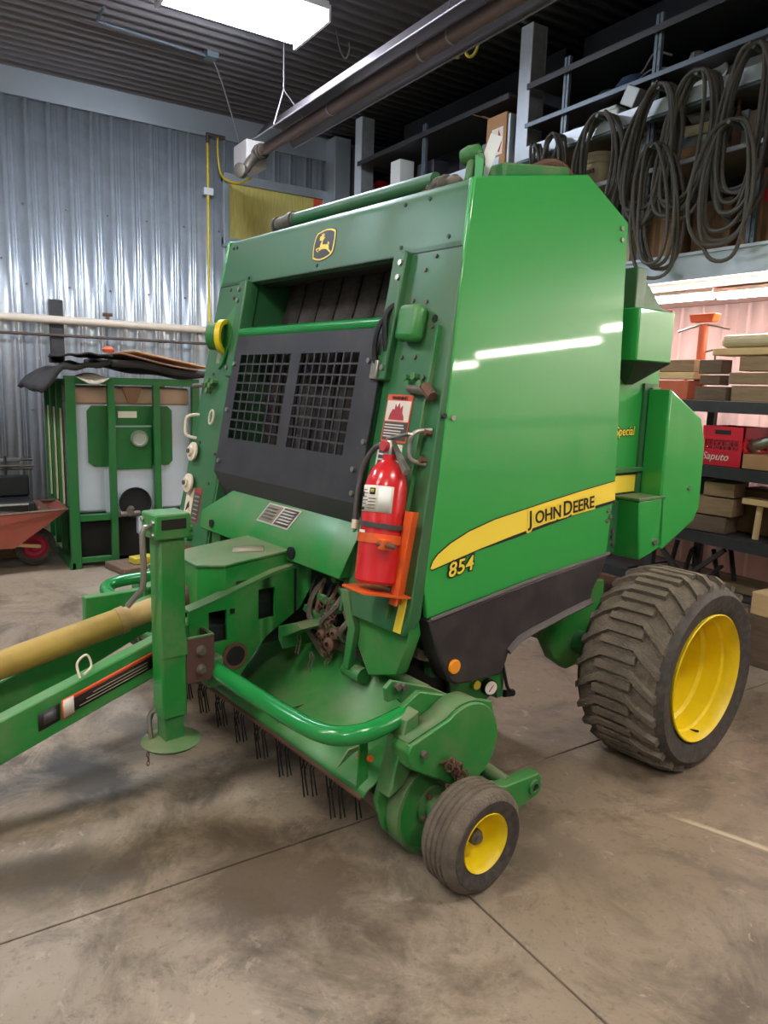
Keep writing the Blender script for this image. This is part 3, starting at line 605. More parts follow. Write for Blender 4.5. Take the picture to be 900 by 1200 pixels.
for s, xa, xb in ((1, .14, .245), (-1, -.1, -.185)):
    am = MB().add(slab((xa, -1.98, .2), (xb, -.68, .69), .19, .15, .07), [(0, 1, 3, 2), (4, 6, 7, 5), (0, 4, 5, 1), (2, 3, 7, 6), (0, 2, 6, 4), (1, 5, 7, 3)]).build('tongue_arm', 'green_paint', bal, bevel=.008)
    if s > 0:
        TA = lambda f, w_: Vector((.14 + .105 * f + .037, -1.98 + 1.3 * f, .2 + .49 * f + w_))
        def tq(f0, f1, w0, w1, o, name, m):
            return MB().add([TA(f0, w0) + Vector((o, 0, 0)), TA(f1, w0) + Vector((o, 0, 0)), TA(f1, w1) + Vector((o, 0, 0)), TA(f0, w1) + Vector((o, 0, 0))], [(0, 1, 2, 3)]).build(name, m, am, solid=.001)
        tq(.6, .85, -.03, .04, .001, 'warning_decal', 'decal_black'); tq(.6, .85, .022, .04, .002, 'decal_band', 'decal_orange'); tq(.57, .6, -.035, .035, .001, 'decal_symbol', 'decal_white'); tq(.5, .56, -.035, .035, .001, 'picture_decal', 'decal_black')
        tq(.565, .605, -.04, .04, .0005, 'decal_edge', 'decal_orange'); tq(.515, .55, -.02, .02, .002, 'decal_shape', 'decal_grey')
        for k in range(3): tq(.615 + .02 * k, .82, -.022 + k * .013, -.018 + k * .013, .002, 'text_line', 'decal_tan')
        MB().tube(smooth_path([TA(.62, .09), TA(.62, .14) + Vector((-.03, 0, 0)), TA(.65, .15) + Vector((-.04, 0, 0)), TA(.66, .1) + Vector((-.03, 0, 0)), TA(.63, .095)], 5), .005, 6).build('wire_clip', 'disc_cream', am)
        MB().cyl(TA(.33, .01), TA(.33, .01) + Vector((.012, 0, 0)), .03, n=16).build('pin_boss', 'green_paint', am)
MB().box(-.16, .2, -1.5, -1.47, .38, .5).build('tongue_brace', 'green_paint', bal)
MB().box(-.1, .14, -2.2, -1.93, .2, .34).build('hitch_block', 'green_paint', bal, bevel=.02)
MB().prism([(-.05, -2.2), (.09, -2.2), (.09, -2.36), (.02, -2.42), (-.05, -2.36)], 2, .24, .3).build('hitch_tongue', 'steel_dull', bal, bevel=.01)
# drive shaft with two-stage guard
pt = MB().cyl((0, -2.5, .40), (.0, -.925, .715), .056, n=24).build('drive_shaft_guard', 'pto_yellow', bal, bevel=.004)
MB().cyl((0, -.935, .713), (0, -.62, .775), .05, n=24).build('inner_guard', 'pto_tan', pt)
MB().cyl((0, -.938, .712), (0, -.905, .719), .059, n=24).build('guard_collar', 'pto_tan', pt)
MB().lathe([(.05, 0), (.08, .03), (.085, .12), (.06, .14)], (0, -.66, .765), (0, .98, .19), 20).build('guard_cone', 'rust', pt)
# ---- parking jack clamped to the tongue
jx, jy = .345, -.855
jk = MB().box(jx - .052, jx + .052, jy - .052, jy + .052, .4, 1.14).build('jack_tube', 'green_paint', bal, bevel=.008)
MB().box(jx - .07, jx + .07, jy - .075, jy + .07, 1.14, 1.24).build('jack_head', 'green_paint', jk, bevel=.008)
MB().box(jx + .069, jx + .0715, jy - .05, jy + .05, 1.18, 1.22).build('jack_decal', 'decal_black', jk)
MB().box(jx - .04, jx + .04, jy - .04, jy + .04, .29, .41).build('jack_leg', 'green_dusty', jk)
MB().lathe([(0, 0), (.105, -.004), (.12, .012), (.105, .016), (.05, .03), (0, .03)], (jx, jy, .275), (0, 0, 1), 28).build('jack_foot', 'green_dusty', jk)
MB().tube([(jx + .03, jy - .07, 1.19), (jx + .03, jy - .1, 1.19), (jx + .03, jy - .11, 1.17), (jx + .025, jy - .105, 1.0), (jx + .02, jy - .11, .95), (jx - .01, jy - .16, .88)], .012, 8).build('crank', 'steel', jk)
for a, b in ((-.045, 1.21), (.05, 1.16), (.055, 1.21)): MB().cyl((jx + a, jy - .075, b), (jx + a, jy - .085, b), .01, n=8).build('bolt', 'steel', jk)
MB().tube(smooth_path([(jx - .03, jy - .045, .42), (jx - .04, jy - .07, .4), (jx - .03, jy - .075, .34), (jx - .03, jy - .07, .3)], 5), .009, 6).build('pin', 'steel', jk)
MB().prism([(jy - .052, .9), (jy + .03, .83), (jy + .052, .71), (jy + .052, .66), (jy - .052, .66)], 0, jx + .05, jx + .057).build('jack_sleeve', 'green_paint', jk)
br = MB().box(jx + .045, jx + .055, jy + .05, jy + .17, .53, .72).box(jx - .06, jx + .055, jy + .16, jy + .17, .53, .72).build('jack_bracket', 'rust_plate', jk, bevel=.003)
MB().tube([(jx + .05, jy + .055, .722), (jx + .05, jy + .168, .722), (jx - .04, jy + .168, .722)], .005, 6).build('bracket_rim', 'green_dusty', jk)
for z_ in (.585, .665): MB().lathe([(0, .025), (.014, .025), (.016, .01), (.022, .008), (.022, 0), (0, 0)], (jx + .055, jy + .11, z_), (1, 0, 0), 10).build('bracket_bolt', 'steel_dull', jk)
ch = MB()
for k in range(7): c_ = Vector((jx - .1 + .006 * (k % 2), jy - .06, .275 - .02 * k)); ch.tube([c_ + (Vector((.006 * math.cos(t), 0, .012 * math.sin(t))) if k % 2 else Vector((0, .006 * math.cos(t), .012 * math.sin(t)))) for t in [i * math.pi / 4 for i in range(8)]], .002, 5, closed=True)
ch.build('pin_chain', 'rust', jk)
MB().tube(smooth_path([(jx - .1, jy - .06, .29), (jx - .11, jy - .03, .36), (jx - .07, jy - .03, .4), (jx - .04, jy - .04, .41)], 5), .003, 5).build('cable', 'rust', jk)
# ---- pickup
prof = [(-.1, .57), (-.14, .5), (-.2, .42), (-.28, .365), (-.38, .335), (-.46, .295), (-.475, .275)]
wg = MB().sheet([[(-1.13, y_, z_) for y_, z_ in prof], [(-.4, y_, z_) for y_, z_ in prof], [(.4, y_, z_) for y_, z_ in prof], [(1.15, y_, z_) for y_, z_ in prof]]).build('wind_guard', 'green_paint', bal, solid=.008)
MB().tube([(-1.13, -.474, .272), (1.14, -.474, .272)], .011, 6).build('lip', 'rust', wg)
for x_, w_ in ((-.6, .09), (.05, .05), (.5, .07), (.95, .06)): MB().prism([(-.3, .36), (-.38, .337), (-.46, .297), (-.4, .36)], 0, x_, x_ + .01).build('gusset', 'green_dusty', wg)
tn = MB()
tn.tube([(0, -.4, .29), (0, -.44, .2), (0, -.425, .07)], .0035, 5); tn.tube([(.02, -.4, .29), (.02, -.44, .2), (.02, -.42, .085)], .0035, 5)
tn.lathe([(.004, 0), (.008, .0), (.008, .02), (.004, .02)], (0, -.4, .3), (1, 0, 0), 8, closed=True)
t0 = tn.build('tine', 'soot', wg, loc=(-1.0, 0, 0))
for k in range(1, 32): clone(t0, wg, loc=(-1.0 + k * .065, .03 * (k % 3 == 1), .03 * math.sin(k * 2.1)))
MB().cyl((-1.12, -.2, .2), (1.14, -.2, .2), .1, n=20).build('pickup_drum', 'soot', bal)
MB().cyl((-1.0, -.1, .575), (1.08, -.11, .575), .02, n=12).build('guard_pipe', 'green_dusty', bal)
MB().prism([(-.09, .66), (.25, .6), (.35, .45), (.1, .42), (-.1, .5)], 0, -.92, .92).build('feed_tray', 'black_part', bal)  # coloured black to paint in the shade between hood and pickup
MB().prism([(-.08, .665), (.0, .67), (.08, .64), (.0, .64)], 0, .35, 1.0).build('chaff', 'dust_pile', bal)
# tubular bumpers on both sides
def bump(s): return smooth_path([(s * .33, -.66, .55), (s * .5, -.66, .55), (s * .95, -.645, .55), (s * 1.12, -.61, .55), (s * 1.185, -.53, .555), (s * 1.19, -.43, .56), (s * 1.17, -.29, .565)], 6)
MB().tube(bump(1), .035, 16).build('bumper_tube', 'green_tube', bal)
MB().tube(bump(-1), .035, 16).build('bumper_tube', 'green_tube', bal)
MB().box(-.62, -.45, -.68, -.56, .48, .62).build('bumper_bracket', 'green_paint', bal, bevel=.006)
MB().box(-.45, -.4, -.95, -.15, .55, .72).build('right_rail', 'green_paint', bal, bevel=.006)
MB().box(.28, .36, -.69, -.62, .47, .6).build('bumper_bracket', 'green_dusty', bal, bevel=.01)
for s in (-1, 1):
    x0, x1 = (1.16, 1.185) if s > 0 else (-1.185, -1.16)
    ep = MB().prism([(-.44, .27), (-.33, .6), (-.25, .64), (.15, .5), (.2, .35), (.1, .15), (-.1, .06), (-.3, .06), (-.4, .14)], 0, x0, x1).build('end_plate', 'green_paint', bal, bevel=.004)
    MB().prism([(-.36, .655), (-.33, .68), (-.12, .6), (.16, .44), (.12, .36), (-.14, .5), (-.24, .54), (-.3, .6), (-.35, .6)], 0, s * 1.1, s * 1.12).build('lift_arm', 'green_dusty', ep, bevel=.003)
    for y_, z_ in ((-.31, .655), (-.28, .645), (-.21, .6), (-.18, .59)): MB().cyl((s * 1.12, y_, z_), (s * 1.14, y_, z_), .014, n=8).build('bolt', 'steel_dull', ep)
    # front post of the end plate
    MB().prism([(-.36, .58), (-.3, .6), (-.31, .4), (-.36, .33), (-.43, .3), (-.42, .34)], 0, s * 1.16, s * 1.24).build('corner_post', 'green_dusty', ep, bevel=.006)
    # teardrop drive cover
    cc = (-.1, .43); td = arc(cc, .165, R(-100), R(128), 20) + [(-.385, .515), (-.4, .49), (-.385, .425)]
    tdm = MB().prism(td, 0, s * 1.2, s * 1.3).build('drive_cover', 'green_paint', ep, bevel=.006)
    fl = [(y_, z_) for y_, z_ in arc(cc, .167, R(60), R(128), 8)] + [(-.387, .517)]
    MB().add([(s * 1.19, y_ - .0, z_ + .002) for y_, z_ in fl] + [(s * 1.285, y_, z_ + .002) for y_, z_ in fl], [(i, i + 1, i + 1 + len(fl), i + len(fl)) for i in range(len(fl) - 1)]).build('dusty_rim', 'green_dusty', tdm, solid=.003)
    MB().lathe([(0, .02), (.012, .02), (.014, 0), (0, 0)], (s * 1.3, -.33, .47), (s, 0, 0), 8).build('bolt', 'steel_dull', tdm)
    cd = MB().lathe([(0, .0), (.17, 0), (.175, .02), (.17, .035), (0, .035)], (s * 1.2, -.215, .2), (s, 0, 0), 36).build('cam_disc', 'green_paint', ep)
    MB().lathe([(.165, 0), (.18, 0), (.18, .08), (.165, .08)], (s * 1.17, -.215, .2), (s, 0, 0), 36, closed=True).build('cam_rim', 'green_dusty', ep)
    MB().lathe([(0, .0), (.075, 0), (.075, .012), (.045, .014), (.042, .08), (0, .08)], (s * 1.235, -.215, .2), (s, 0, 0), 20).build('hub', 'green_dusty', ep)
    for k in range(4): MB().cyl((s * 1.245, -.215 + .06 * math.cos(k * 1.57 + .5), .2 + .06 * math.sin(k * 1.57 + .5)), (s * 1.262, -.215 + .06 * math.cos(k * 1.57 + .5), .2 + .06 * math.sin(k * 1.57 + .5)), .012, n=6).build('hub_bolt', 'rust', ep)
    chn = MB()
    for k in range(26):
        t_ = k * .55; c_ = Vector((s * (1.31 + .012 * (k % 3)), -.2 + .035 * math.cos(t_) + .02 * (k / 26), .345 + .065 * math.sin(t_ * .5) + .01 * math.sin(k)))
        ax = Vector((0, math.cos(k), math.sin(k))); bx_ = Vector((s * .6, -math.sin(k) * .8, math.cos(k) * .8))
        chn.tube([c_ + ax * .022 * math.cos(q) + bx_ * .013 * math.sin(q) for q in [i * math.pi / 3 for i in range(6)]], .004, 5, closed=True)
    chn.build('chain', 'rust', ep)
    # gauge wheel
    wc = Vector((s * 1.362, -.215, .19))
    tyre = [(.102, .04), (.12, .012), (.155, .0), (.175, .012), (.184, .028)]
    for g_ in (.042, .066, .09, .114): tyre += [(.1895, g_ - .009), (.19, g_), (.1905, g_ + .004), (.184, g_ + .0065), (.184, g_ + .011)]
    tyre += [(.1895, .134), (.184, .148), (.175, .158), (.155, .167), (.12, .157), (.102, .14)]
    gw = MB().lathe(tyre, wc, (s, 0, 0), 48, closed=True).build('gauge_tire', 'tire_tread', bal)
    MB().lathe([(.104, .152), (.14, .167), (.158, .169), (.16, .164), (.14, .16), (.104, .146)], wc, (s, 0, 0), 48, closed=True).build('sidewall', 'tire_side', gw)
    rm = MB().lathe([(0, .075), (.03, .075), (.05, .06), (.085, .07), (.09, .125), (.1, .15), (.107, .158), (.109, .152), (.1, .135), (.095, .05), (0, .05)], wc, (s, 0, 0), 40).build('gauge_rim', 'yellow_rim', bal)
    MB().lathe([(0, .125), (.016, .125), (.018, .115), (.028, .112), (.028, .07), (0, .07)], wc, (s, 0, 0), 14).build('axle_nut', 'steel_dull', rm)
    MB().cyl((s * 1.24, -.215, .19), (s * 1.36, -.215, .19), .035, n=14).build('axle', 'green_dusty', rm)
    # trailing arm with cross pipe
    ta = MB().prism([(-.05, .28), (.05, .245), (.25, .235), (.27, .21), (.25, .14), (.12, .12), (-.05, .2)], 0, s * 1.31, s * 1.37).build('trailing_arm', 'green_paint', bal, bevel=.005)
    MB().lathe([(.018, 0), (.032, 0), (.032, .012), (.018, .012)], (s * 1.368, .22, .185), (s, 0, 0), 16, closed=True).build('boss', 'green_dusty', ta)
    MB().cyl((s * 1.369, .22, .185), (s * 1.373, .22, .185), .018, n=14).build('hole', 'black_part', ta)
    MB().cyl((s * 1.05, .1, .25), (s * 1.33, .1, .22), .03, n=14).build('cross_pipe', 'green_dusty', ta)
MB().prism([(-.46, .53), (-.43, .53), (-.42, .3), (-.43, .27), (-.47, .28)], 0, 1.1, 1.108).build('side_strap', 'green_paint', bal)
MB().cyl((1.05, -.42, .38), (1.12, -.42, .4), .012, n=8).build('strap_bolt', 'orange_paint', bal)
# twine, springs and links between tongue and end plate
mm = MB()
for k in range(40):
    t_ = k * .62; c_ = Vector((.52 + .03 * math.cos(k * 1.3), -.16 - .02 * (k % 4), .82 - .007 * k))
    ax = Vector((math.cos(k), math.sin(k) * .5, .8)).normalized(); b2 = ax.orthogonal().normalized()
    mm.tube([c_ + ax * .018 * math.cos(q) + b2 * .009 * math.sin(q) for q in [i * math.pi / 3 for i in range(6)]], .003, 5, closed=True)
mm.build('slack_chain', 'rust', bal)
MB().prism([(.3, .66), (.46, .72), (.5, .7), (.34, .62), (.34, .56), (.3, .6)], 1, -.32, -.14).build('linkage_plate', 'green_dusty', bal, bevel=.004)
lk = MB().bar((.42, -.16, .73), (.68, -.12, .8), .03, .02).build('linkage_bar', 'green_dusty', bal)
for q in ((.4, .62), (.5, .57)):
    cp = MB(); cp.tube([(q[0] + .016 * math.cos(t), -.27 + .0, q[1] + .016 * math.sin(t)) for t in [i * math.pi / 5 for i in range(10)]], .0035, 5, closed=True); cp.tube([(q[0] + .01, -.27, q[1] - .01), (q[0] + .005, -.28, q[1] - .07)], .003, 5); cp.tube([(q[0] - .01, -.27, q[1] - .01), (q[0] - .015, -.28, q[1] - .07)], .003, 5); cp.build('spring_clip', 'steel_dull', lk)
for x_, z_, r_ in ((.5, .66, .022), (.56, .63, .03), (.6, .69, .025)): MB().lathe([(.4 * r_, 0), (r_, .0), (r_, .03), (.4 * r_, .04)], (x_, -.2, z_), (.2, -1, .1), 16, closed=True).build('bushing', 'rust', lk)
random.seed(5)
for k in range(9):      # random hoses and rods, added to fill and darken the gap
    x_ = .32 + .045 * k; MB().tube(smooth_path([(x_, -.1, .9), (x_ + random.uniform(-.05, .05), -.17, .8), (x_ + random.uniform(-.05, .08), -.14 - .04 * (k % 3), .7), (x_ + random.uniform(-.02, .1), -.1, .6)], 5), .006 + .004 * (k % 3), 6).build('hydraulic_hose', ('black_part', 'rust', 'steel_dull')[k % 3], bal)
for x0, z0, x1, z1, y_ in ((.34, .74, .62, .66, -.2), (.4, .8, .7, .78, -.17), (.36, .68, .5, .56, -.22), (.5, .62, .8, .6, -.16)): MB().bar((x0, y_, z0), (x1, y_ + .02, z1), .02, .03).build('rod', 'green_dusty' if z0 > .7 else 'steel_dull', lk)
MB().prism([(.63, .9), (.68, .9), (.74, .75), (.7, .56), (.66, .56), (.69, .74)], 1, -.22, -.19).build('curved_bracket', 'green_dusty', bal, bevel=.004)
MB().cyl((.64, -.18, .54), (.76, -.18, .54), .035, n=16).build('roller_stub', 'green_dusty', bal)
MB().prism([(.7, .93), (1.02, .93), (1.05, .8), (.98, .62), (.8, .56), (.7, .7)], 1, -.19, -.13).build('lower_front_plate', 'green_paint', bal, bevel=.006)
for x_, z_ in ((.55, .86), (.62, .83), (.5, .9)): MB().cyl((x_, -.13, z_), (x_, -.16, z_), .018, n=6).build('bolt', 'green_dusty', bal)
# gauge, small lamp and bracket behind the skirt
gb = MB().prism([(.12, .56), (.45, .56), (.47, .4), (.36, .36), (.15, .42)], 0, .93, .955).build('gauge_bracket', 'green_paint', bal, bevel=.004)
MB().lathe([(0, .03), (.032, .03), (.036, .034), (.038, .0), (0, 0)], (.955, .37, .432), (1, -.15, .05), 24).build('gauge_case', 'black_part', gb)
MB().cyl((.987, .365, .434), (.989, .3645, .434), .031, n=24).build('gauge_dial', 'gauge_face', gb)
MB().bar((.991, .35, .42), (.991, .378, .447), .003, .003).build('needle', 'decal_red', gb)
MB().cyl((.955, .291, .46), (.975, .288, .46), .02, n=16).build('side_lamp', 'decal_yellow', gb)
MB().tube(smooth_path([(.96, .45, .56), (.97, .47, .47), (.965, .5, .4), (.96, .53, .37)], 5), .008, 6).build('hose', 'black_part', gb)
MB().box(.9, .95, .45, .49, .35, .55).build('guide_leg', 'green_frame', gb)
MB().cyl((.95, .5, .36), (.95, .56, .35), .018, n=8).build('guide_foot', 'black_part', gb)
# axle and brackets
MB().cyl((-1.3, 1.2, .44), (1.3, 1.2, .44), .06, n=16).build('axle_beam', 'green_frame', bal)
for s in (-1, 1):
    MB().prism([(.88, .62), (1.05, .8), (1.4, .75), (1.42, .5), (1.24, .31), (1.12, .3), (1.0, .38), (.9, .53)], 0, s * .78, s * .84).build('axle_bracket', 'green_paint', bal, bevel=.01)
MB().bar((.9, 1.12, .78), (.9, 1.32, .98), .05, .03, (1, 0, 0)).build('lift_cylinder', 'disc_cream', bal)
MB().cyl((.9, .9, .76), (.9, .98, .735), .02, n=8).build('grease_fitting', 'black_part', bal)
# ---- main wheels
TW = .45
def main_wheel(s):
    w_ = Vector((s * 1.085, 1.265, .445))
    tp_ = [(.295, .08), (.31, .05), (.35, .02), (.4, .0), (.428, .03), (.444, .07), (.452, .15), (.455, TW / 2), (.452, TW - .15), (.444, TW - .07), (.428, TW - .03), (.4, TW), (.35, TW - .01), (.318, TW - .02), (.302, TW - .03), (.297, TW - .08), (.297, .1)]
    m_ = MB().lathe(tp_, (0, 0, 0), (s, 0, 0), 72, closed=True)
    m_.v = [(x_, y_, max(z_, -w_.z + .001)) for x_, y_, z_ in m_.v]
    ty = m_.build('main_tire', 'tire_side', bal, loc=w_)
    band = [(.4445, .07), (.4525, .15), (.4555, TW / 2), (.4525, TW - .15), (.4445, TW - .07), (.429, TW - .032), (.421, TW - .034), (.436, .25), (.421, .034), (.429, .032)]
    m_ = MB().lathe(band, (0, 0, 0), (s, 0, 0), 72, closed=True); m_.v = [(x_, y_, max(z_, -w_.z + .0005)) for x_, y_, z_ in m_.v]
    m_.build('tread_band', 'tire_tread', ty)
    # chevron lugs: a straight bar past the middle, then a leg raked back over the shoulder
    for side in (0, 1):
        pts = [(.13, 0), (.3, 0), (.36, -.09), (.425, -.2)]; pts = pts if side else [(TW - u, an) for u, an in pts]
        def rr(u): e = min(u, TW - u); return .474 if e > .09 else (.47 if e > .05 else .452)
        lm = MB(); wd = .036
        rows = []
        for (u, an) in pts:
            r_ = rr(u); base = .42
            q = lambda rad, a_: (s * u, rad * math.sin(a_), rad * math.cos(a_))
            rows.append([q(base, an - wd / .47 * .62), q(r_, an - wd / .47 * .45), q(r_, an + wd / .47 * .45), q(base, an + wd / .47 * .62)])
        vs = [p for r_ in rows for p in r_]; k = len(rows)
        fs = [(i * 4 + j, i * 4 + j + 1, (i + 1) * 4 + j + 1, (i + 1) * 4 + j) for i in range(k - 1) for j in range(3)] + [(3, 2, 1, 0), (4 * k - 4, 4 * k - 3, 4 * k - 2, 4 * k - 1)]
        lm.add(vs, fs); l0 = lm.build('lug', 'tire_tread', ty, ang=18)
        n_ = 25; st = 2 * math.pi / n_
        for i in range(n_):
            a_ = i * st + (st / 2 if side else 0); dz = abs(((a_ + math.pi) % (2 * math.pi)) - math.pi)
            if dz > math.pi - .2: continue        # flattened where the tire stands on the floor
            if l0.get('used'): clone(l0, ty, rot=(-a_, 0, 0))
            else: l0.rotation_euler = (-a_, 0, 0); l0['used'] = 1
        if 'used' in l0: del l0['used']
        for o in list(ty.children):
            if 'used' in o: del o['used']
    rim = MB().lathe([(0, .08), (.296, .08), (.298, TW - .05), (.304, TW - .022), (.308, TW - .014), (.303, TW - .01), (.29, TW - .03), (.286, TW - .08), (.275, TW - .09), (.272, TW - .17), (.258, TW - .185), (.254, TW - .28), (.13, TW - .29), (.12, TW - .25), (.0, TW - .25)], (0, 0, 0), (s, 0, 0), 56).build('wheel_rim', 'yellow_rim', bal, loc=w_)
    MB().cyl((s * (TW - .3), 0, 0), (s * (TW - .22), 0, 0), .06, n=20).build('hub', 'yellow_rim', rim)
    for k in range(8): MB().cyl((s * (TW - .27), .1 * math.cos(k * .785), .1 * math.sin(k * .785)), (s * (TW - .245), .1 * math.cos(k * .785), .1 * math.sin(k * .785)), .012, n=6).build('wheel_nut', 'steel_dull', rim)
    MB().cyl((s * (TW - .085), .02, -.29), (s * (TW - .04), .02, -.28), .006, n=6).build('valve_stem', 'black_part', rim)
main_wheel(1); main_wheel(-1)

# ------------------------------------------------------------------ fire extinguisher hanging on the baler
BM = Matrix.Translation((-3.275, 1.642, 0)) @ Matrix.Rotation(R(6.457), 4, 'Z')
FM = BM @ Matrix.Translation(FLOC) @ Matrix.Rotation(FA, 4, 'X')
ex_loc = FM @ Vector((.945, -.1, .085))
ex = tag(empty('fire_extinguisher', ex_loc, FM.to_euler()), 'red dry powder fire extinguisher with black hose strapped to the baler', 'extinguisher')
ex.rotation_euler = (FM @ Matrix.Rotation(R(-5.5), 4, 'Y')).to_euler()
r_ = .082
MB().lathe([(0, 0), (r_ - .01, 0), (r_, .012), (r_, .37), (r_ - .006, .4), (r_ * .75, .44), (r_ * .45, .467), (.026, .475), (.026, .495), (0, .495)], (0, 0, 0), (0, 0, 1), 36).build('cylinder', 'red_paint', ex)
def wrap(a0, a1, z0, z1, rad, name, m, parent, n=10):
    return MB().sheet([[(rad * math.sin(a0 + (a1 - a0) * i / n), -rad * math.cos(a0 + (a1 - a0) * i / n), z) for i in range(n + 1)] for z in (z0, z1)]).build(name, m, parent, solid=.001)
lab = wrap(-.75, 1.25, .27, .37, r_ + .001, 'label_sticker', 'decal_white', ex)
wrap(-.65, -.2, .275, .286, r_ + .0022, 'print_bar', 'decal_black', lab)
for k in range(5): wrap(-.65, -.1 + .1 * (k % 2), .298 + k * .013, .301 + k * .013, r_ + .0022, 'text_line', 'decal_grey', lab)
wrap(-.45, -.3, .325, .345, r_ + .003, 'pictogram', 'decal_black', lab); wrap(.1, .4, .335, .36, r_ + .003, 'pictogram', 'decal_black', lab); wrap(.16, .34, .342, .355, r_ + .004, 'pictogram', 'item_yellow', lab); wrap(.55, 1.15, .275, .365, r_ + .0022, 'blank_field', 'paper', lab)
for k in range(4): wrap(.05, .45, .282 + k * .012, .285 + k * .012, r_ + .0022, 'text_line', 'decal_grey', lab)
wrap(-.5, .05, .165, .2, r_ + .001, 'tag_sticker', 'decal_white', ex)
vl = MB().lathe([(0, .495), (.022, .495), (.024, .53), (.018, .55), (0, .55)], (0, 0, 0), (0, 0, 1), 16).build('valve', 'steel', ex)
MB().cyl((0, -.02, .525), (0, -.04, .525), .02, n=16).build('pressure_gauge', 'decal_red', vl)
MB().bar((-.02, 0, .558), (.105, 0, .575), .024, .008).build('squeeze_lever', 'steel', vl)
MB().add([tuple(Vector(p)) for p in ((.01, -.012, .55), (.01, .012, .55), (.03, .012, .52), (.03, -.012, .52), (.115, -.012, .44), (.115, .012, .44), (.1, .012, .42), (.1, -.012, .42))], [(0, 1, 5, 4), (1, 2, 6, 5), (2, 3, 7, 6), (3, 0, 4, 7), (4, 5, 6, 7), (0, 3, 2, 1)]).build('carry_handle', 'steel', vl)
hs = MB().tube(smooth_path([(-.015, -.01, .53), (-.07, -.02, .52), (-.115, -.03, .45), (-.125, -.035, .36), (-.12, -.04, .27), (-.115, -.04, .2)], 6), .011, 10).build('hose', 'hose_ext', ex)
MB().cyl((-.115, -.04, .235), (-.115, -.04, .2), .014, n=10).build('hose_clip', 'disc_cream', hs)
MB().lathe([(r_ + .001, 0), (r_ + .008, 0), (r_ + .008, .018), (r_ + .001, .018)], (0, 0, .215), (.05, 0, 1), 36, closed=True).build('rubber_band', 'hose_ext', ex)
# its orange carrier is bolted to the baler face
cr = fbuild(MB().box(1.003, 1.01, -.06, 0, .02, .38).box(1.003, 1.045, -.066, -.058, .02, .38), 'extinguisher_bracket', 'orange_paint', bevel=.002)
MB().prism([(.86, -.19), (1.0, -.2), (1.055, -.05), (1.05, 0), (.88, 0), (.83, -.1)], 2, .052, .06).build('carrier_shelf', 'orange_paint', cr)
bd = MB()
bm_ = Matrix.Translation((.945, -.1, .085)) @ Matrix.Rotation(R(-5.5), 4, 'Y')
bnd = MB().lathe([(r_ + .002, 0), (r_ + .006, 0), (r_ + .006, .035), (r_ + .002, .035)], (0, 0, .155), (0, 0, 1), 36, closed=True); bnd.v = [tuple(bm_ @ Vector(v)) for v in bnd.v]
bnd.build('carrier_band', 'orange_paint', cr)
MB().cyl((1.0, -.17, .245), (1.06, -.13, .245), .01, n=8).build('band_bolt', 'rust', cr)
MB().box(1.0, 1.03, -.17, -.12, .225, .265).build('band_clasp', 'orange_paint', cr, bevel=.004)
# ------------------------------------------------------------------ building fittings
# amber window high in the left wall
wn = tag(empty('window_1', (XW + .03, 0, 0)), kind='structure')
MB().box(.0, .02, 3.6, 4.92, 3.53, 4.19).build('pane', 'window_amber', wn)
for a in ((3.52, 3.6, 3.45, 4.27), (4.92, 5.0, 3.45, 4.27)): MB().box(-.02, .06, *a).build('frame_side', 'galv_trim', wn, bevel=.005)
for a in ((3.52, 5.0, 4.19, 4.3), (3.52, 5.0, 3.42, 3.53)): MB().box(-.02, .065, *a).build('frame_rail', 'galv_trim', wn, bevel=.005)
MB().box(.02, .03, 4.8, 4.92, 3.95, 4.19).build('panel_tape', 'decal_orange', wn)
tag(MB().box(XW + .02, XW + .3, 4.98, 5.22, 0, 4.95).build('trim_2', 'galv_trim', bevel=.01), kind='structure')
# pipes on the left wall
pw = tag(empty('level_pipe', (XW + .11, 0, 2.37)), 'fat cream pipe running level along the corrugated wall', 'pipe')
MB().cyl((0, -4, 0), (0, 3.45, 0), .045, n=16).build('pipe_run', 'pipe_white', pw)
MB().cyl((0, 2.08, .04), (0, 2.08, .1), .018, n=10).cyl((-.02, 2.03, .1), (.02, 2.13, .1), .02, n=10).build('valve', 'rust', pw)
for y_ in (-2.5, -.5, 1.53, 3.2): MB().box(-.1, .01, y_ - .015, y_ + .015, -.055, -.03).build('pipe_hanger', 'rack_dark', pw)
pd = tag(empty('thin_pipe', (XW + .1, 0, 2.2)), 'thin dark pipe below the fat cream wall pipe', 'pipe')
MB().cyl((0, -4, 0), (0, 3.4, 0), .017, n=10).build('pipe_run', 'pipe_dark', pd)
for y_ in (-.4, 1.2, 2.7): MB().box(-.05, .0, y_ - .012, y_ + .012, -.02, .02).build('pipe_clip', 'pipe_dark', pd)
tag(MB().box(XW + .02, XW + .075, 1.45, 1.6, 1.9, 2.6).build('steel_bracket', 'rack_dark', bevel=.008), 'flat grey steel bracket bolted upright behind the cream wall pipe', 'bracket')
py = tag(empty('gas_pipe', (XW + .07, 3.33, 0)), 'bright yellow gas pipe running up the corrugated wall', 'pipe')
MB().cyl((0, 0, 1.2), (0, 0, 4.62), .017, n=10).build('pipe_run', 'pipe_yellow', py)
MB().cyl((0, 0, 4.6), (0, 0, 4.72), .022, n=10).cyl((0, 0, 4.7), (0, .22, 4.7), .022, n=10).build('pipe_elbow', 'pipe_dark', py)
MB().tube(smooth_path([(0, .13, 4.7), (0, .13, 4.5), (.02, .17, 4.25), (.2, .3, 4.15), (.5, .35, 4.15)], 6), .014, 8).build('gas_hose', 'pipe_yellow', py)
MB().box(-.02, .03, -.06, .06, 4.0, 4.08).build('pipe_clamp', 'lamp_housing', py)
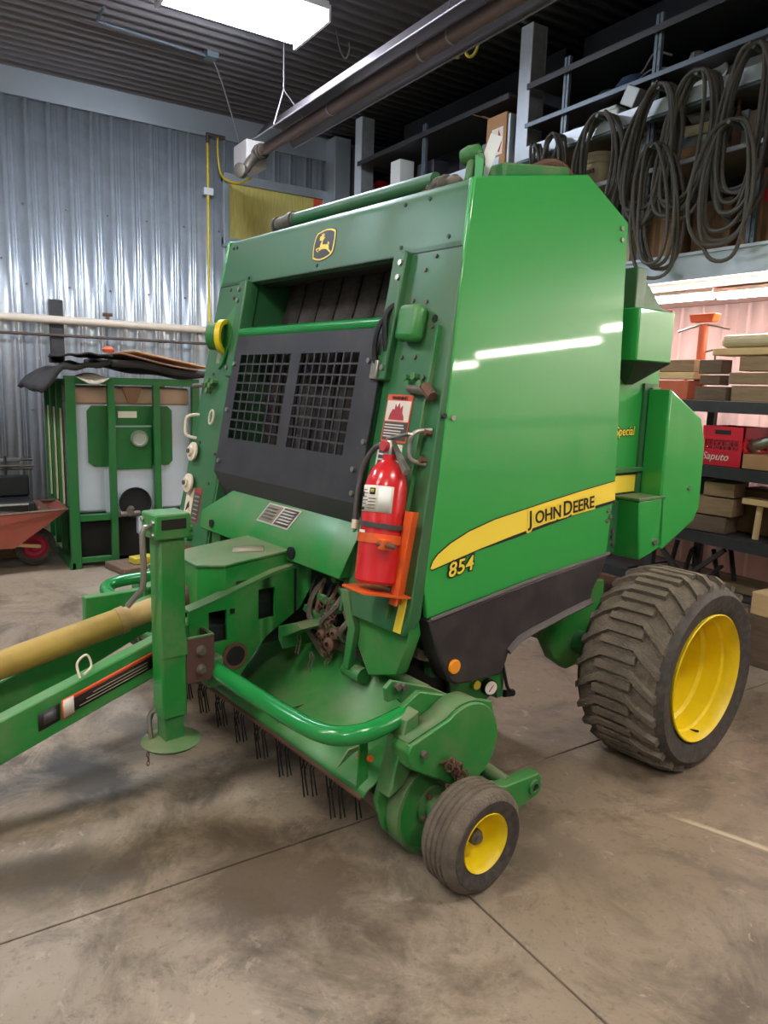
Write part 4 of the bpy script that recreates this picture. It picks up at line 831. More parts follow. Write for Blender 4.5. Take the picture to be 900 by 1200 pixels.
# ceiling conduit and hanging wire
cd_ = tag(empty('ceiling_conduit', (-7.65, 1.7, 4.93)), 'thin grey conduit with junction box on the ceiling sheets', 'conduit')
MB().cyl((0, 0, 0), (-.1, 1.1, 0), .014, n=8).cyl((0, 0, 0), (.3, 0, 0), .014, n=8).build('conduit_run', 'rack_grey', cd_)
MB().box(-.17, -.03, 1.05, 1.17, -.02, .06).build('junction_box', 'rack_grey', cd_, bevel=.005)
MB().tube(smooth_path([(-.12, 1.15, -.02), (-.35, 1.35, -.2), (-.9, 1.75, -.55)], 6), .008, 6).build('wire', 'chain_steel', cd_)
# infrared tube heater
ht = tag(empty('tube_heater', (-7.5, 3.4, 4.18)), 'long radiant tube heater with dull steel reflector hanging below the ceiling', 'heater')
MB().cyl((-.35, 0, 0), (10.5, 0, 0), .055, n=18).build('burner_tube', 'heater_tube', ht)
hprof = [(-.23, .0), (-.2, .03), (-.1, .16), (.1, .16), (.2, .03), (.23, .0)]
MB().sheet([[(x_, y_, z_) for y_, z_ in hprof] for x_ in (-.05, 10.5)]).build('reflector', 'heater_hood', ht, solid=.004)
for s in (-1, 1): MB().cyl((-.05, s * .23, 0), (10.5, s * .23, 0), .008, n=6).build('reflector_edge', 'chain_steel', ht)
MB().box(-.85, -.48, -.12, .12, -.13, .14).build('burner_box', 'heater_box', ht, bevel=.008)
MB().cyl((-.48, 0, 0), (-.3, 0, 0), .07, n=16).cyl((-.4, 0, 0), (-.34, 0, 0), .085, n=16).build('coupling', 'steel_dull', ht)
MB().tube(smooth_path([(-.44, -.02, -.02), (-.4, -.1, -.1), (-.42, -.16, -.2)], 6), .05, 12).build('blower_elbow', 'steel_dull', ht)
MB().lathe([(0, 0), (.075, 0), (.075, .06), (.045, .075), (0, .075)], (-.42, -.19, -.22), (.5, -.8, 0), 20).build('blower', 'steel_dull', ht)
for x_ in (.45, 3.2, 6.2):
    MB().tube([(x_, -.22, .02), (x_, -.12, .35), (x_, -.12, .8)], .006, 6).tube([(x_, .22, .02), (x_, -.12, .35)], .006, 6).build('hanger_chain', 'chain_steel', ht)
for x_ in (1.2, 2.6, 2.95): MB().lathe([(.054, 0), (.06, 0), (.06, .02), (.054, .02)], (x_, 0, 0), (1, 0, 0), 18, closed=True).build('tube_clamp', 'chain_steel', ht)
tag(MB().tube(smooth_path([(-6.6, 3.6, 4.98), (-6.55, 3.62, 4.8), (-6.5, 3.65, 4.72), (-6.45, 3.66, 4.78), (-6.46, 3.66, 4.84)], 6), .008, 6).build('ceiling_hook', 'chain_steel'), 'bent wire hook hanging from the dark ceiling', 'hook')
tag(MB().tube(smooth_path([(-5.05, 3.9, 4.42), (-5.03, 3.92, 4.34), (-5.0, 3.95, 4.33), (-4.97, 3.97, 4.38), (-4.95, 3.97, 4.46)], 6), .012, 6).tube([(-5.14, 3.9, 4.97), (-5.05, 3.9, 4.42)], .004, 5).tube([(-5.12, 3.88, 4.45), (-5.1, 3.88, 4.33)], .02, 6).build('pull_handle', 'item_yellow'), 'small yellow pull handle dangling beside the tube heater', 'handle')

# ceiling fluorescent fixtures
LAB = {0: 'lit white ceiling light fixture with louvred end near the left wall'}
def ceiling_light(x_, y_, label, group=None):
    t = tag(empty('ceiling_light', (x_, y_, 4.74)), label, 'ceiling light', group)
    MB().box(-.33, .33, -.62, .62, .06, .13).build('housing', 'lamp_housing', t, bevel=.01)
    MB().box(-.31, .31, -.6, .6, 0, .06).build('diffuser', 'lamp_white' if x_ < -3 else 'lamp_warm', t, bevel=.02)
    for s in (-1, 1):
        MB().box(-.33, .33, min(s * .61, s * .635), max(s * .61, s * .635), -.03, .1).build('end_cap', 'lamp_housing', t)
        for k in range(5): MB().box(-.28 + k * .12, -.2 + k * .12, min(s * .636, s * .638), max(s * .636, s * .638), .0, .03).build('louvre_slot', 'tin_grey', t)
    for y2 in (-.4, .4): MB().cyl((0, y2, .12), (0, y2, .23), .006, n=6).build('hanger', 'chain_steel', t)
ceiling_light(-6.28, 2.56, LAB[0])
for x_, y_ in ((-6.28, -1.4), (-2.0, -1.4), (2.2, -1.4), (.6, 2.5), (-2.0, -4.3)): ceiling_light(x_, y_, 'white ceiling light fixture hung over the open shop floor', 'ceiling lights out of view')

# ------------------------------------------------------------------ storage deck with racks along the back
dk = tag(empty('storage_deck', (0, 4.8, 2.56)), 'raised storage deck with galvanised edge beam above the timber rack', 'deck')
MB().box(XW + .35, XE - .3, 0, .06, .0, .19).box(XW + .35, XE - .3, -.02, 0, .17, .19).box(XW + .35, XE - .3, -.02, 0, 0, .02).build('edge_beam', 'rack_white', dk)
for k in range(11): MB().box(XW + .35 + k * 1.2, XW + 1.53 + k * 1.2, .06, 1.45, .15, .19).build('deck_board', 'board', dk)
for k in range(11): MB().box(XW + .35 + k * 1.2, XW + 1.54 + k * 1.2, .07, 1.45, 0, .02).build('soffit_panel', 'soffit', dk)
for x_, lab in ((-8.35, 'galvanised steel post standing left of the roof tube'), (-5.42, 'pale steel post standing behind the cardboard box'), (.95, 'steel post at the open side of the storage deck')):
    ps = tag(empty('steel_post', (x_, 4.98, 0)), lab, 'post')
    MB().box(-.075, .075, -.09, -.08, 0, 4.95).build('flange', 'rack_white', ps)  # front flange coloured white to look lit, unlike the grey rear one
    MB().box(-.005, .005, -.08, .08, 0, 4.95).build('web', 'steel_post', ps); MB().box(-.075, .075, .08, .09, 0, 4.95).build('flange', 'steel_post', ps)
    MB().box(.06, .07, -.08, .08, 0, 4.95).build('side_plate', 'steel_post', ps)
# upper racks, one bay set on each side of the pale post
def upper_rack(x0, x1, ups, levels, label):
    ur = tag(empty('shelf_rack', (0, 4.85, 2.75)), label, 'shelf')
    for x_ in ups:
        MB().box(x_ - .03, x_ - .005, 0, .03, 0, 1.75).box(x_ + .005, x_ + .03, 0, .03, 0, 1.75).build('upright', 'rack_grey', ur)
        MB().box(x_ - .03, x_ + .03, .6, .63, 0, 1.75).build('upright', 'rack_grey', ur)
        for k in range(14): MB().box(x_ + .012, x_ + .022, -.001, .0, .05 + k * .12, .07 + k * .12).build('slot', 'rack_dark', ur)
    for z_, m_, h_ in levels:
        MB().box(x0, x1, -.02, .6, z_ - .02, z_).build('shelf_board', 'rack_dark' if z_ != .66 else 'board', ur); MB().box(x0, x1, -.035, -.02, z_ - h_, z_).build('shelf_edge', m_, ur)
    MB().box(x0, x1, -.05, .6, 1.04, 1.06).build('shelf_board', 'board', ur); MB().box(x0, x1, -.11, -.1, 1.0, 1.1).build('white_edge', 'rack_white', ur); MB().box(x0, x1, -.11, -.05, .975, .995).build('shelf_edge', 'rack_grey', ur)
    MB().box(x0, x1, .64, .66, 0, 2.2).build('rack_back', 'wall_dark', ur)
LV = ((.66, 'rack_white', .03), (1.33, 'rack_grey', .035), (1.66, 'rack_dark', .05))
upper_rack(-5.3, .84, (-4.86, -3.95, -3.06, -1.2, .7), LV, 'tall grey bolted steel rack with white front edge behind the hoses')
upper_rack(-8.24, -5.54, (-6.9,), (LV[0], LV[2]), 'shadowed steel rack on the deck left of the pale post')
def thing(mb, name, m, label, cat, loc, rot=None, group=None, bevel=0): return tag(mb.build(name, m, None, loc=loc, rot=rot, bevel=bevel), label, cat, group)
ZS1, ZS2, ZS3, ZS0 = 3.41, 3.81, 4.08, 2.75
# jars and tins on the shelf behind the hoses
bk = tag(empty('bucket', (-4.58, 5.02, ZS1)), 'cream plastic bucket with dark print seen through the hose loop', 'bucket')
MB().lathe([(0, 0), (.1, 0), (.13, .25), (.135, .25), (.135, .28), (0, .28)], (0, 0, 0), (0, 0, 1), 24).build('body', 'jar_cream', bk); MB().lathe([(.132, .2), (.14, .2), (.14, .215), (.132, .215)], (0, 0, 0), (0, 0, 1), 24, closed=True).build('rib', 'jar_cream', bk); MB().box(-.03, .05, -.125, -.118, .12, .15).build('print', 'cardboard_dark', bk)
for x_, m_, r_, h_, lab in ((-4.05, 'tin_grey', .12, .3, 'round grey metal jar between hanging hose loops'), (-3.72, 'paint_blue', .085, .26, 'blue and green paint tin on the upper shelf'), (-4.3, 'tin_grey', .08, .2, 'small grey tin beside the round metal jar')):
    j_ = tag(empty('tin', (x_, 5.02, ZS1)), lab, 'tin')
    MB().lathe([(0, 0), (r_ * .9, 0), (r_, h_ * .15), (r_, h_ * .75), (r_ * .75, h_ * .92), (r_ * .6, h_), (0, h_)] if m_ == 'tin_grey' else [(0, 0), (r_, 0), (r_, h_), (0, h_)], (0, 0, 0), (0, 0, 1), 24).build('body', m_, j_)
    MB().lathe([(0, h_), (r_ * .65, h_), (r_ * .65, h_ + .025), (0, h_ + .025)], (0, 0, 0), (0, 0, 1), 20).build('lid', 'black_part' if m_ == 'paint_blue' else 'jar_cream', j_)
    if m_ == 'paint_blue': MB().lathe([(r_ + .001, .02), (r_ + .002, .02), (r_ + .002, .1), (r_ + .001, .1)], (0, 0, 0), (0, 0, 1), 24, closed=True).build('label_band', 'item_yellow', j_)
for k, (x_, z_, m_, lab) in enumerate(((-3.55, 0, 'tin_grey', 'flat grey tray at the bottom of the tray stack'), (-3.56, .08, 'jar_cream', 'pale tray in the middle of the tray stack'), (-3.53, .15, 'steel_dull', 'dull metal tray on top of the tray stack'))):
    MBt = MB().add([(-.13, -.1, 0), (.13, -.1, 0), (.13, .1, 0), (-.13, .1, 0), (-.17, -.13, .06), (.17, -.13, .06), (.17, .13, .06), (-.17, .13, .06)], [(0, 3, 2, 1), (0, 1, 5, 4), (1, 2, 6, 5), (2, 3, 7, 6), (3, 0, 4, 7)])
    o = MBt.build('metal_tray', m_, None, solid=.005, loc=(x_, 5.02, ZS1 + .1 + z_), rot=(0, 0, .2 * k)); tag(o, lab, 'tray')
thing(MB().box(-.16, .16, -.12, .12, 0, .1), 'carton', 'cardboard', 'low brown carton carrying the stack of metal trays', 'box', (-3.55, 5.02, ZS1), bevel=.004)
for k in range(5): thing(MB().box(-.045, .045, -.1, .1, 0, .26 - .02 * (k % 2)), 'binder', 'board' if k % 2 else 'rack_white', 'narrow upright box in the row beside the steel upright', 'box', (-3.27 + k * .1, 5.05, ZS1), group='upright boxes beside the rack upright')
thing(MB().lathe([(0, 0), (.03, 0), (.03, .2), (.012, .26), (.012, .32), (0, .32)], (0, 0, 0), (0, 0, 1), 14), 'bottle', 'rust', 'slim brown bottle standing next to the metal trays', 'bottle', (-3.28, 4.92, ZS1 + .001))
# things on the white-edged shelf
wb_ = tag(empty('white_box', (-4.45, 4.98, ZS2)), 'white plastic box with a folded cloth on the white shelf edge', 'box')
MB().box(-.13, .13, -.1, .1, 0, .1).build('body', 'tin_grey', wb_, bevel=.01); MB().box(-.12, .14, -.09, .09, .1, .16).box(-.1, .1, -.07, .07, .16, .2).build('folded_cloth', 'paper', wb_, bevel=.02)
thing(MB().box(-.07, .07, -.05, .05, 0, .14, Matrix.Rotation(.5, 4, 'Y')), 'metal_sleeve', 'tin_grey', 'grey metal sleeve leaning over the white shelf edge', 'sleeve', (-4.12, 4.8, ZS2 + .08), bevel=.006)
thing(MB().lathe([(0, 0), (.14, 0), (.16, .05), (.1, .12), (0, .14)], (0, 0, 0), (0, 0, 1), 16), 'enamel_lid', 'tin_grey', 'grey domed lid lying beside the white box', 'lid', (-4.78, 5.0, ZS2))
thing(MB().lathe([(0, 0), (.13, .0), (.17, .06), (.16, .07), (.12, .02), (0, .02)], (0, 0, 0), (0, 0, 1), 20), 'steel_bowl', 'paper', 'shallow white bowl tipped behind the hose loops', 'bowl', (-3.62, 5.0, ZS2 + .14), (1.0, 0, .2))
thing(MB().box(-.2, .2, -.02, .02, 0, .3), 'white_board', 'paper', 'white board leaning beside the last upright of the rack', 'board', (-3.3, 5.05, ZS2 + .02), (-.25, 0, 0))
# cardboard box standing on the deck edge
cb = tag(empty('cardboard_box', (-5.76, 5.0, 3.81)), 'tall open cardboard box with a red picture beside the steel post', 'box')
MB().box(-.14, .14, -.12, .12, 0, .48).build('body', 'cardboard', cb, bevel=.004); MB().box(-.14, -.13, -.3, -.12, .48, .485, ).build('flap', 'cardboard', cb); MB().add([(-.14, -.12, .48), (-.14, .12, .48), (-.22, .12, .53), (-.22, -.12, .53)], [(0, 1, 2, 3)]).add([(-.14, .12, .48), (.14, .12, .48), (.14, .16, .53), (-.14, .16, .53)], [(0, 1, 2, 3)]).build('flap', 'cardboard', cb, solid=.005)
MB().box(-.06, .1, -.123, -.12, .12, .36).build('picture', 'decal_white', cb); MB().prism([(.01, .16), (.06, .14), (.09, .22), (.06, .3), (.04, .34), (.03, .26)], 1, -.126, -.123).build('red_shape', 'item_red', cb)
thing(MB().box(-.03, .03, -.1, .1, 0, .46), 'narrow_board', 'rack_white', 'narrow white panel wedged between the cardboard box and post', 'panel', (-5.62, 5.0, 3.81), bevel=.003)
# dim things on the higher shelves
random.seed(3)
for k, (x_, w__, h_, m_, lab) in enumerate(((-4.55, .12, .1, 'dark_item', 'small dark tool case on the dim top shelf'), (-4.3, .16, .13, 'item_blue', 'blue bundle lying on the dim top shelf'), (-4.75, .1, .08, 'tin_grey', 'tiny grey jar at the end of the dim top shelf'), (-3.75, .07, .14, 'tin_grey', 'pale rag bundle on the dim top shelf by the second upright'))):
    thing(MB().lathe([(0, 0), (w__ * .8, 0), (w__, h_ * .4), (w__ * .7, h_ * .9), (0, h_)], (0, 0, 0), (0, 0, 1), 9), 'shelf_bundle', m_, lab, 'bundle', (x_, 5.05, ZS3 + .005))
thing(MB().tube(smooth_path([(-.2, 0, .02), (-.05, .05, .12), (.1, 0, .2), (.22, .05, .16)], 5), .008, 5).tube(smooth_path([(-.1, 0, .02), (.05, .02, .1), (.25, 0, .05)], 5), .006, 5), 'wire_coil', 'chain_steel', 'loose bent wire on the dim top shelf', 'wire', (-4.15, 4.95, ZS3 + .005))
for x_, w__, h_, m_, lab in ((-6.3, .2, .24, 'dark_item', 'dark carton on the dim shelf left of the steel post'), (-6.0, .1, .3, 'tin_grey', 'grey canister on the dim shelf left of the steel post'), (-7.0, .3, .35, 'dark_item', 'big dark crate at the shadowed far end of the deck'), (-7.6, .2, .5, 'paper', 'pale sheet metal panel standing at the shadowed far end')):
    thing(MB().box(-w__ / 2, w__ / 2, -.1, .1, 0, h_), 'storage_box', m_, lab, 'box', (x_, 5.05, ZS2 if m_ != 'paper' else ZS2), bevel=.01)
# small cupboard by the left wall above the deck
cp = tag(empty('open_cupboard', (-9.05, 5.25, 3.2)), 'dark open cupboard against the left wall beyond the window', 'cupboard')
for z_ in (0, .55, .95, 1.35, 1.62): MB().box(-.25, .2, 0, 1.0, z_, z_ + .03).build('shelf', 'rack_dark', cp)
for y_ in (0, .48, 1.0): MB().box(-.25, .2, y_ - .015, y_ + .015, 0, 1.65).build('side', 'rack_dark', cp)
MB().box(-.27, -.25, 0, 1.0, 0, 1.65).build('back', 'wall_dark', cp)
for y_, z_, s_, m_, lab in ((5.42, 4.18, (.1, .1, .24), 'item_yellow', 'yellow and grey can on the dark cupboard shelf'), (5.64, 4.18, (.05, .08, .28), 'item_red', 'bright red box on the dark cupboard shelf'), (5.95, 4.18, (.1, .12, .2), 'cardboard', 'brown carton on the dark cupboard shelf'), (5.4, 3.78, (.1, .14, .2), 'cast_red', 'rusty red can on the lower cupboard shelf')):
    thing(MB().lathe([(0, 0), (s_[1], 0), (s_[1], s_[2] * .85), (s_[1] * .6, s_[2]), (0, s_[2])], (0, 0, 0), (0, 0, 1), 16) if 'can' in lab.split() else MB().box(-s_[0], s_[0], -s_[1], s_[1], 0, s_[2]), 'can' if 'can' in lab.split() else 'storage_box', m_, lab, 'can' if 'can' in lab.split() else 'box', (-8.98, y_, z_ + .003), bevel=.006)

# ------------------------------------------------------------------ hanging hose coils
def coil(x_, ztop, zbot, half, turns, label, y_=4.66, seed=0, rad=.0135, tilt=0):
    rnd = random.Random(seed); pts = []; N = 22
    for t in range(turns):
        jw = half * (1 + rnd.uniform(-.3, .25)); jb = zbot + rnd.uniform(-.12, .3) * (ztop - zbot) * .6; jx = rnd.uniform(-.03, .03); jy = rnd.uniform(-.06, .05)
        for k in range(N):
            a = math.pi / 2 + 2 * math.pi * k / N; f = k / N
            zc = (ztop + jb) / 2; h = (ztop - jb) / 2
            cz = math.sin(a); wd = jw * (1.08 - .06 * cz)
            pts.append((x_ + jx * (1 - cz) / 2 + wd * math.copysign(abs(math.cos(a)) ** .75, math.cos(a)) + tilt * (1 - cz) / 2, y_ + jy + .02 * math.cos(a * 2 + t), zc + h * cz - rnd.uniform(0, .012) * (cz > .5)))
    o = MB().tube(smooth_path(pts, 2), rad, 7).build('hose_coil', 'hose_black', None)
    h_ = empty('hose_coil', (0, 0, 0)); o.name = 'hose'; o.parent = h_
    MB().cyl((x_, y_ + .12, ztop - .03), (x_, y_ - .05, ztop - .025), .014, n=8).build('hook', 'rack_grey', h_)
    return tag(h_, label, 'hose')
coil(-4.96, 3.8, 3.3, .07, 3, 'short black hose loop hung nearest the cardboard box', seed=1)
coil(-4.72, 3.82, 3.2, .09, 4, 'small black hose coil hung left of the cream bucket', seed=2)
coil(-4.27, 3.86, 3.05, .17, 7, 'black hose coil hung in front of the cream bucket', seed=3)
coil(-3.72, 3.9, 2.98, .18, 8, 'large black hose coil hung before the grey metal jar', seed=4, tilt=-.1)
coil(-3.7, 3.5, 2.52, .16, 5, 'long loose hose dangling lowest over the deck beam', seed=5, tilt=.1, y_=4.61)
coil(-3.42, 3.9, 2.95, .16, 8, 'thick black hose coil hung between the tins and trays', seed=6, tilt=-.1)
coil(-3.02, 3.93, 2.95, .17, 8, 'black hose coil hung at the perforated rack upright', seed=7, tilt=-.05)
coil(-3.1, 3.5, 2.68, .18, 4, 'slack brown hose loop drooping in front of the carton', seed=8, y_=4.6)
coil(-2.65, 3.93, 2.95, .16, 7, 'black hose coil hung beyond the perforated rack upright', seed=9)
for x_, w__, h_, m_, lab in ((-3.85, .34, .42, 'cardboard', 'large brown carton on the deck behind the long hoses'), (-3.4, .3, .36, 'cardboard_dark', 'dark brown carton on the deck floor'), (-3.0, .34, .5, 'cardboard', 'brown carton with red marks on the deck'), (-4.25, .3, .3, 'jar_cream', 'pale carton on the deck behind the baler')):
    c_ = tag(empty('carton', (x_, 5.05, ZS0)), lab, 'box'); MB().box(-w__ / 2, w__ / 2, -.14, .14, 0, h_).build('body', m_, c_, bevel=.004)
    MB().box(-.02, .02, -.142, -.14, 0, h_).build('seam_tape', 'cardboard_dark', c_)
    if 'red' in lab:
        for k in range(2): MB().box(-.1 + k * .08, -.05 + k * .08, -.144, -.142, .28, .36).build('mark', 'item_red', c_)

# ------------------------------------------------------------------ lights and rack under the deck
for k in range(6):
    x_ = -5.5 + k * 1.29
    t = tag(empty('strip_light', (x_, 5.3, (2.56, 2.56, 2.55, 2.47, 2.38, 2.3)[k])), ('strip light under the deck hidden behind the baler', 'lit fluorescent strip light above the timber rack')[k] if k < 2 else 'fluorescent strip light further along under the deck', 'strip light', None if k < 2 else 'strip lights out of view under the deck')
    MB().box(-.64, .64, -.05, .05, -.03, 0).build('housing', 'lamp_housing', t); MB().cyl((-.62, 0, -.05), (.62, 0, -.05), .028, n=14).build('tube', 'lamp_rack', t)
lr = tag(empty('timber_rack', (0, 4.85, 0)), 'dark steel storage rack loaded with timber under the deck', 'shelf')
for x_ in (-4.9, -3.62, -2.3, -1.0, .6):
    for y_ in (0, .62): MB().box(x_ - .03, x_ + .03, y_, y_ + .05, 0, 1.72).build('upright', 'rack_dark', lr)
for z_ in (.34, .76, 1.25, 1.71):
    MB().box(-4.95, .7, -.02, .02, z_ - .08, z_).build('beam', 'rack_dark', lr); MB().box(-4.95, .7, .62, .66, z_ - .08, z_).build('beam', 'rack_dark', lr)
    for k in range(5): MB().box(-4.95 + k * 1.13, -3.85 + k * 1.13, .02, .62, z_ - .025, z_ - .003).build('shelf_board', 'rack_dark', lr)
MB().bar((-3.62, .02, .1), (-3.0, .02, .66), .03, .03).bar((-3.0, .02, .1), (-3.62, .02, .66), .03, .03).build('brace', 'rack_dark', lr)
def beam(x0, x1, y_, z_, h_, d_, m_, lab, group=None, rz=0):
    L_ = x1 - x0; return thing(MB().box(-L_ / 2, L_ / 2, -d_ / 2, d_ / 2, 0, h_), 'timber', m_, lab, 'timber', ((x0 + x1) / 2, y_, z_ + .002), (0, 0, rz), group, .006)
beam(-3.4, -3.15, 4.98, 1.71, .1, .14, 'timber_dark', 'short dark timber at the bottom left of the beam stack'); beam(-3.13, -2.0, 5.02, 1.71, .11, .16, 'timber', 'long squared beam lying lowest on the top shelf')
beam(-3.36, -3.2, 4.96, 1.82, .07, .12, 'timber_dark', 'small dark offcut second from the bottom of its pile'); beam(-3.15, -1.9, 5.0, 1.83, .08, .15, 'timber', 'long squared beam in the middle of the stack')
beam(-3.38, -3.2, 4.97, 1.9, .1, .13, 'timber_dark', 'dark timber offcut on top of the small pile'); beam(-3.09, -1.9, 5.02, 1.92, .1, .16, 'timber', 'grey squared beam on top of the stack')
beam(-3.3, -2.2, 5.05, 2.03, .05, .22, 'timber_pale', 'pale reddish plank across the beam stack', None, .03); thing(MB().box(-.25, .25, -.12, .12, 0, .09), 'foam_block', 'jar_cream', 'pale rounded foam block on top of the planks', 'foam', (-3.0, 5.05, 2.085), bevel=.035)
beam(-3.95, -3.45, 5.0, 1.71, .14, .2, 'cast_red', 'reddish brick coloured block at the left of the top shelf'); beam(-4.1, -3.42, 4.98, 1.86, .05, .2, 'timber_pale', 'pale bowed plank over the reddish block', None, .08); beam(-4.0, -3.45, 5.02, 1.915, .09, .16, 'timber', 'weathered timber lying over the pale bowed plank')
# cast stand with cross bar
js = tag(empty('pipe_stand', (-3.52, 5.12, 1.71)), 'rusty stand with orange top and thin cross bar on the top shelf', 'stand')
MB().cyl((0, 0, 0), (0, 0, .56), .035, n=12).build('column', 'cast_red', js); MB().prism([(-.09, 0), (.09, 0), (.11, .06), (-.11, .06)], 1, -.04, .04, Matrix.Translation((.0, 0, .58))).build('cradle', 'orange_paint', js, bevel=.006); MB().tube(smooth_path([(-.22, 0, .52), (0, 0, .56), (.22, 0, .52)], 5), .008, 6).build('cross_bar', 'steel', js)
for dx, dy in ((-.14, -.06), (.12, -.08), (0, .12)): MB().bar((dx * .2, dy * .2, .3), (dx, dy, .0), .02, .02).build('stand_leg', 'cast_red', js)
MB().tube([(.03, 0, .36), (.12, 0, .38), (.12, 0, .3)], .008, 6).build('crank', 'steel_dull', js)
# red dairy crate
rc_ = tag(empty('milk_crate', (-3.12, 5.05, 1.253)), 'red plastic dairy crate with lattice sides and white script', 'crate')
CW, CD, CH = .155, .16, .28
def crate_side(M_):
    m = MB(); m.box(-CW, CW, -.006, .006, 0, .115, M_).box(-CW, CW, -.006, .006, .2, CH, M_).box(-CW, -CW + .025, -.01, .01, 0, CH, M_).box(CW - .025, CW, -.01, .01, 0, CH, M_)
    for k in range(9):
        a = -CW + .02 + k * .034
        m.bar(M_ @ Vector((a, 0, .115)), M_ @ Vector((a + .05, 0, .2)), .008, .008, (0, 1, 0)); m.bar(M_ @ Vector((a + .05, 0, .115)), M_ @ Vector((a, 0, .2)), .008, .008, (0, 1, 0))
    return m.build('lattice_side', 'crate_red', rc_)
for M_ in (Matrix.Translation((0, -CD, 0)), Matrix.Translation((0, CD, 0)), Matrix.Translation((CW, 0, 0)) @ Matrix.Rotation(R(90), 4, 'Z'), Matrix.Translation((-CW, 0, 0)) @ Matrix.Rotation(R(90), 4, 'Z')): crate_side(M_)
MB().box(-CW, CW, -CD, CD, 0, .012).build('base', 'crate_red', rc_); MB().box(-.06, .06, -CD - .009, -CD - .006, .225, .255).build('grip', 'soot', rc_)
MB().box(-CW, CW, -CD - .012, -CD + .012, .185, .2).build('rib', 'crate_red', rc_)
text_mesh('lettering', 'Saputo', .075, 'decal_white', rc_, Matrix.Translation((-.148, -CD - .008, .04)) @ Matrix.Rotation(R(90), 4, 'X'), shear=.3)
for k in range(4): thing(MB().lathe([(0, 0), (.035, 0), (.035, .17), (.015, .21), (.015, .24), (0, .24)], (0, 0, 0), (0, 0, 1), 12), 'bottle', 'steel' if k % 2 else 'tin_grey', 'shiny metal canister standing inside the red crate', 'canister', (-3.23 + k * .07, 5.03, 1.268), group='canisters in the red crate')
thing(MB().box(-.13, .13, -.12, .12, 0, .1), 'carton', 'cardboard', 'low brown carton beside the red crate', 'box', (-2.82, 5.0, 1.253), bevel=.004)
thing(MB().cyl((-.16, 0, 0), (.16, 0, .12), .04, n=16).cyl((-.18, 0, -.008), (-.15, 0, .004), .05, n=16), 'chrome_pipe', 'steel', 'shiny chrome pipe lying on the low carton', 'pipe', (-2.78, 5.0, 1.41))
# blocks and mallet on the third shelf
for x_, z_, w__, h_, m_, lab in ((-3.2, 0, .3, .12, 'timber_dark', 'dark timber block under the two pale blocks'), (-3.16, .13, .3, .13, 'timber', 'squared timber block in the middle of the small stack'), (-3.12, .27, .22, .1, 'timber', 'short timber block on top of the small stack')):
    beam(x_ - w__ / 2, x_ + w__ / 2, 4.98, .76 + z_, h_, .2, m_, lab, None, .15)
ml = tag(empty('wooden_mallet', (-2.84, 4.96, .763)), 'pale wooden mallet standing upright on its handle', 'mallet'); MB().cyl((0, 0, 0), (.01, 0, .24), .022, n=12).build('handle', 'timber_pale', ml); MB().box(-.1, .1, -.05, .05, .24, .285).build('head', 'timber_pale', ml, bevel=.006)
thing(MB().box(-.16, .16, -.14, .14, 0, .32), 'storage_box', 'cardboard_dark', 'dark brown box behind the wooden mallet', 'box', (-2.95, 5.28, .763), bevel=.005); thing(MB().box(-.2, .2, -.12, .12, 0, .36), 'storage_box', 'rack_dark', 'black box behind the small timber stack', 'box', (-3.4, 5.3, .763), bevel=.005)
thing(MB().prism([(-.15, 0), (.15, 0), (.16, .22), (.05, .3), (-.12, .27)], 1, -.12, .12), 'sack', 'rag', 'lumpy grey sack leaning beside the timber stack', 'sack', (-2.55, 5.0, .763), bevel=.03)
random.seed(11)
for k in range(6):
    a = Vector((-3.5 + .1 * k, 4.95 + .05 * (k % 3), .36)); b = a + Vector((random.uniform(-.18, .25), random.uniform(-.05, .15), random.uniform(.12, .28)))
    tag(MB().bar(a, b, .03, .02).build('steel_offcut', 'rack_dark'), 'black steel offcut leaning in the lowest bay of the rack', 'steel bar', 'steel offcuts in the lowest bay')
# timber on the floor and lowest beam
beam(-3.2, -2.36, 5.12, .34, .06, .25, 'timber', 'weathered board lying on the lowest rack beam', None, .05); beam(-2.6, -2.25, 4.68, .343, .15, .2, 'timber_pale', 'pale squared block on the floor end of the rack'); beam(-2.9, -2.3, 4.68, .0, .34, .2, 'timber_dark', 'thick dark sleeper standing under the pale block')

# ------------------------------------------------------------------ left side: framed tank, wheelbarrow and odds
tk = tag(empty('framed_tank', (-7.02, 1.19, 0)), 'white tank burner in a green steel frame with round glass', 'tank')
for y0, z0, z1, w__ in ((0, 0, 1.75, .085), (.36, .05, 1.72, .06), (.77, .5, 1.72, .06), (1.14, .0, 1.75, .07)): MB().box(-.06, .0, y0, y0 + w__, z0, z1).build('post', 'tank_green', tk, bevel=.004)
for x_ in (-.45, -.8, -1.15): MB().box(x_ - .05, x_, 0, .05, .1, 1.7).build('side_post', 'tank_green', tk); MB().box(x_ - .02, x_ + .05, .02, .03, .55, 1.45).build('side_slat', 'jar_cream', tk)
MB().box(-1.2, -1.13, 1.14, 1.21, 0, 1.72).build('post', 'tank_green', tk)
for a in ((-.05, -.01, .085, .36, .44, .5), (-.05, -.01, .085, .42, .05, .1), (-.055, -.005, .005, 1.205, 1.68, 1.745)): MB().box(*a).build('rail', 'tank_green', tk, bevel=.003)
MB().box(-1.15, 0, -.01, .03, .0, .06).build('skid', 'tank_green', tk); MB().box(-1.15, -.02, .05, .09, 1.66, 1.72).build('rail', 'tank_green', tk)
MB().box(-1.1, -.09, .06, 1.15, .5, 1.5).build('tank', 'tank_white', tk, bevel=.03); MB().box(-1.1, -.1, .08, 1.14, 1.5, 1.66).build('tank_top', 'tank_rust', tk, bevel=.02)
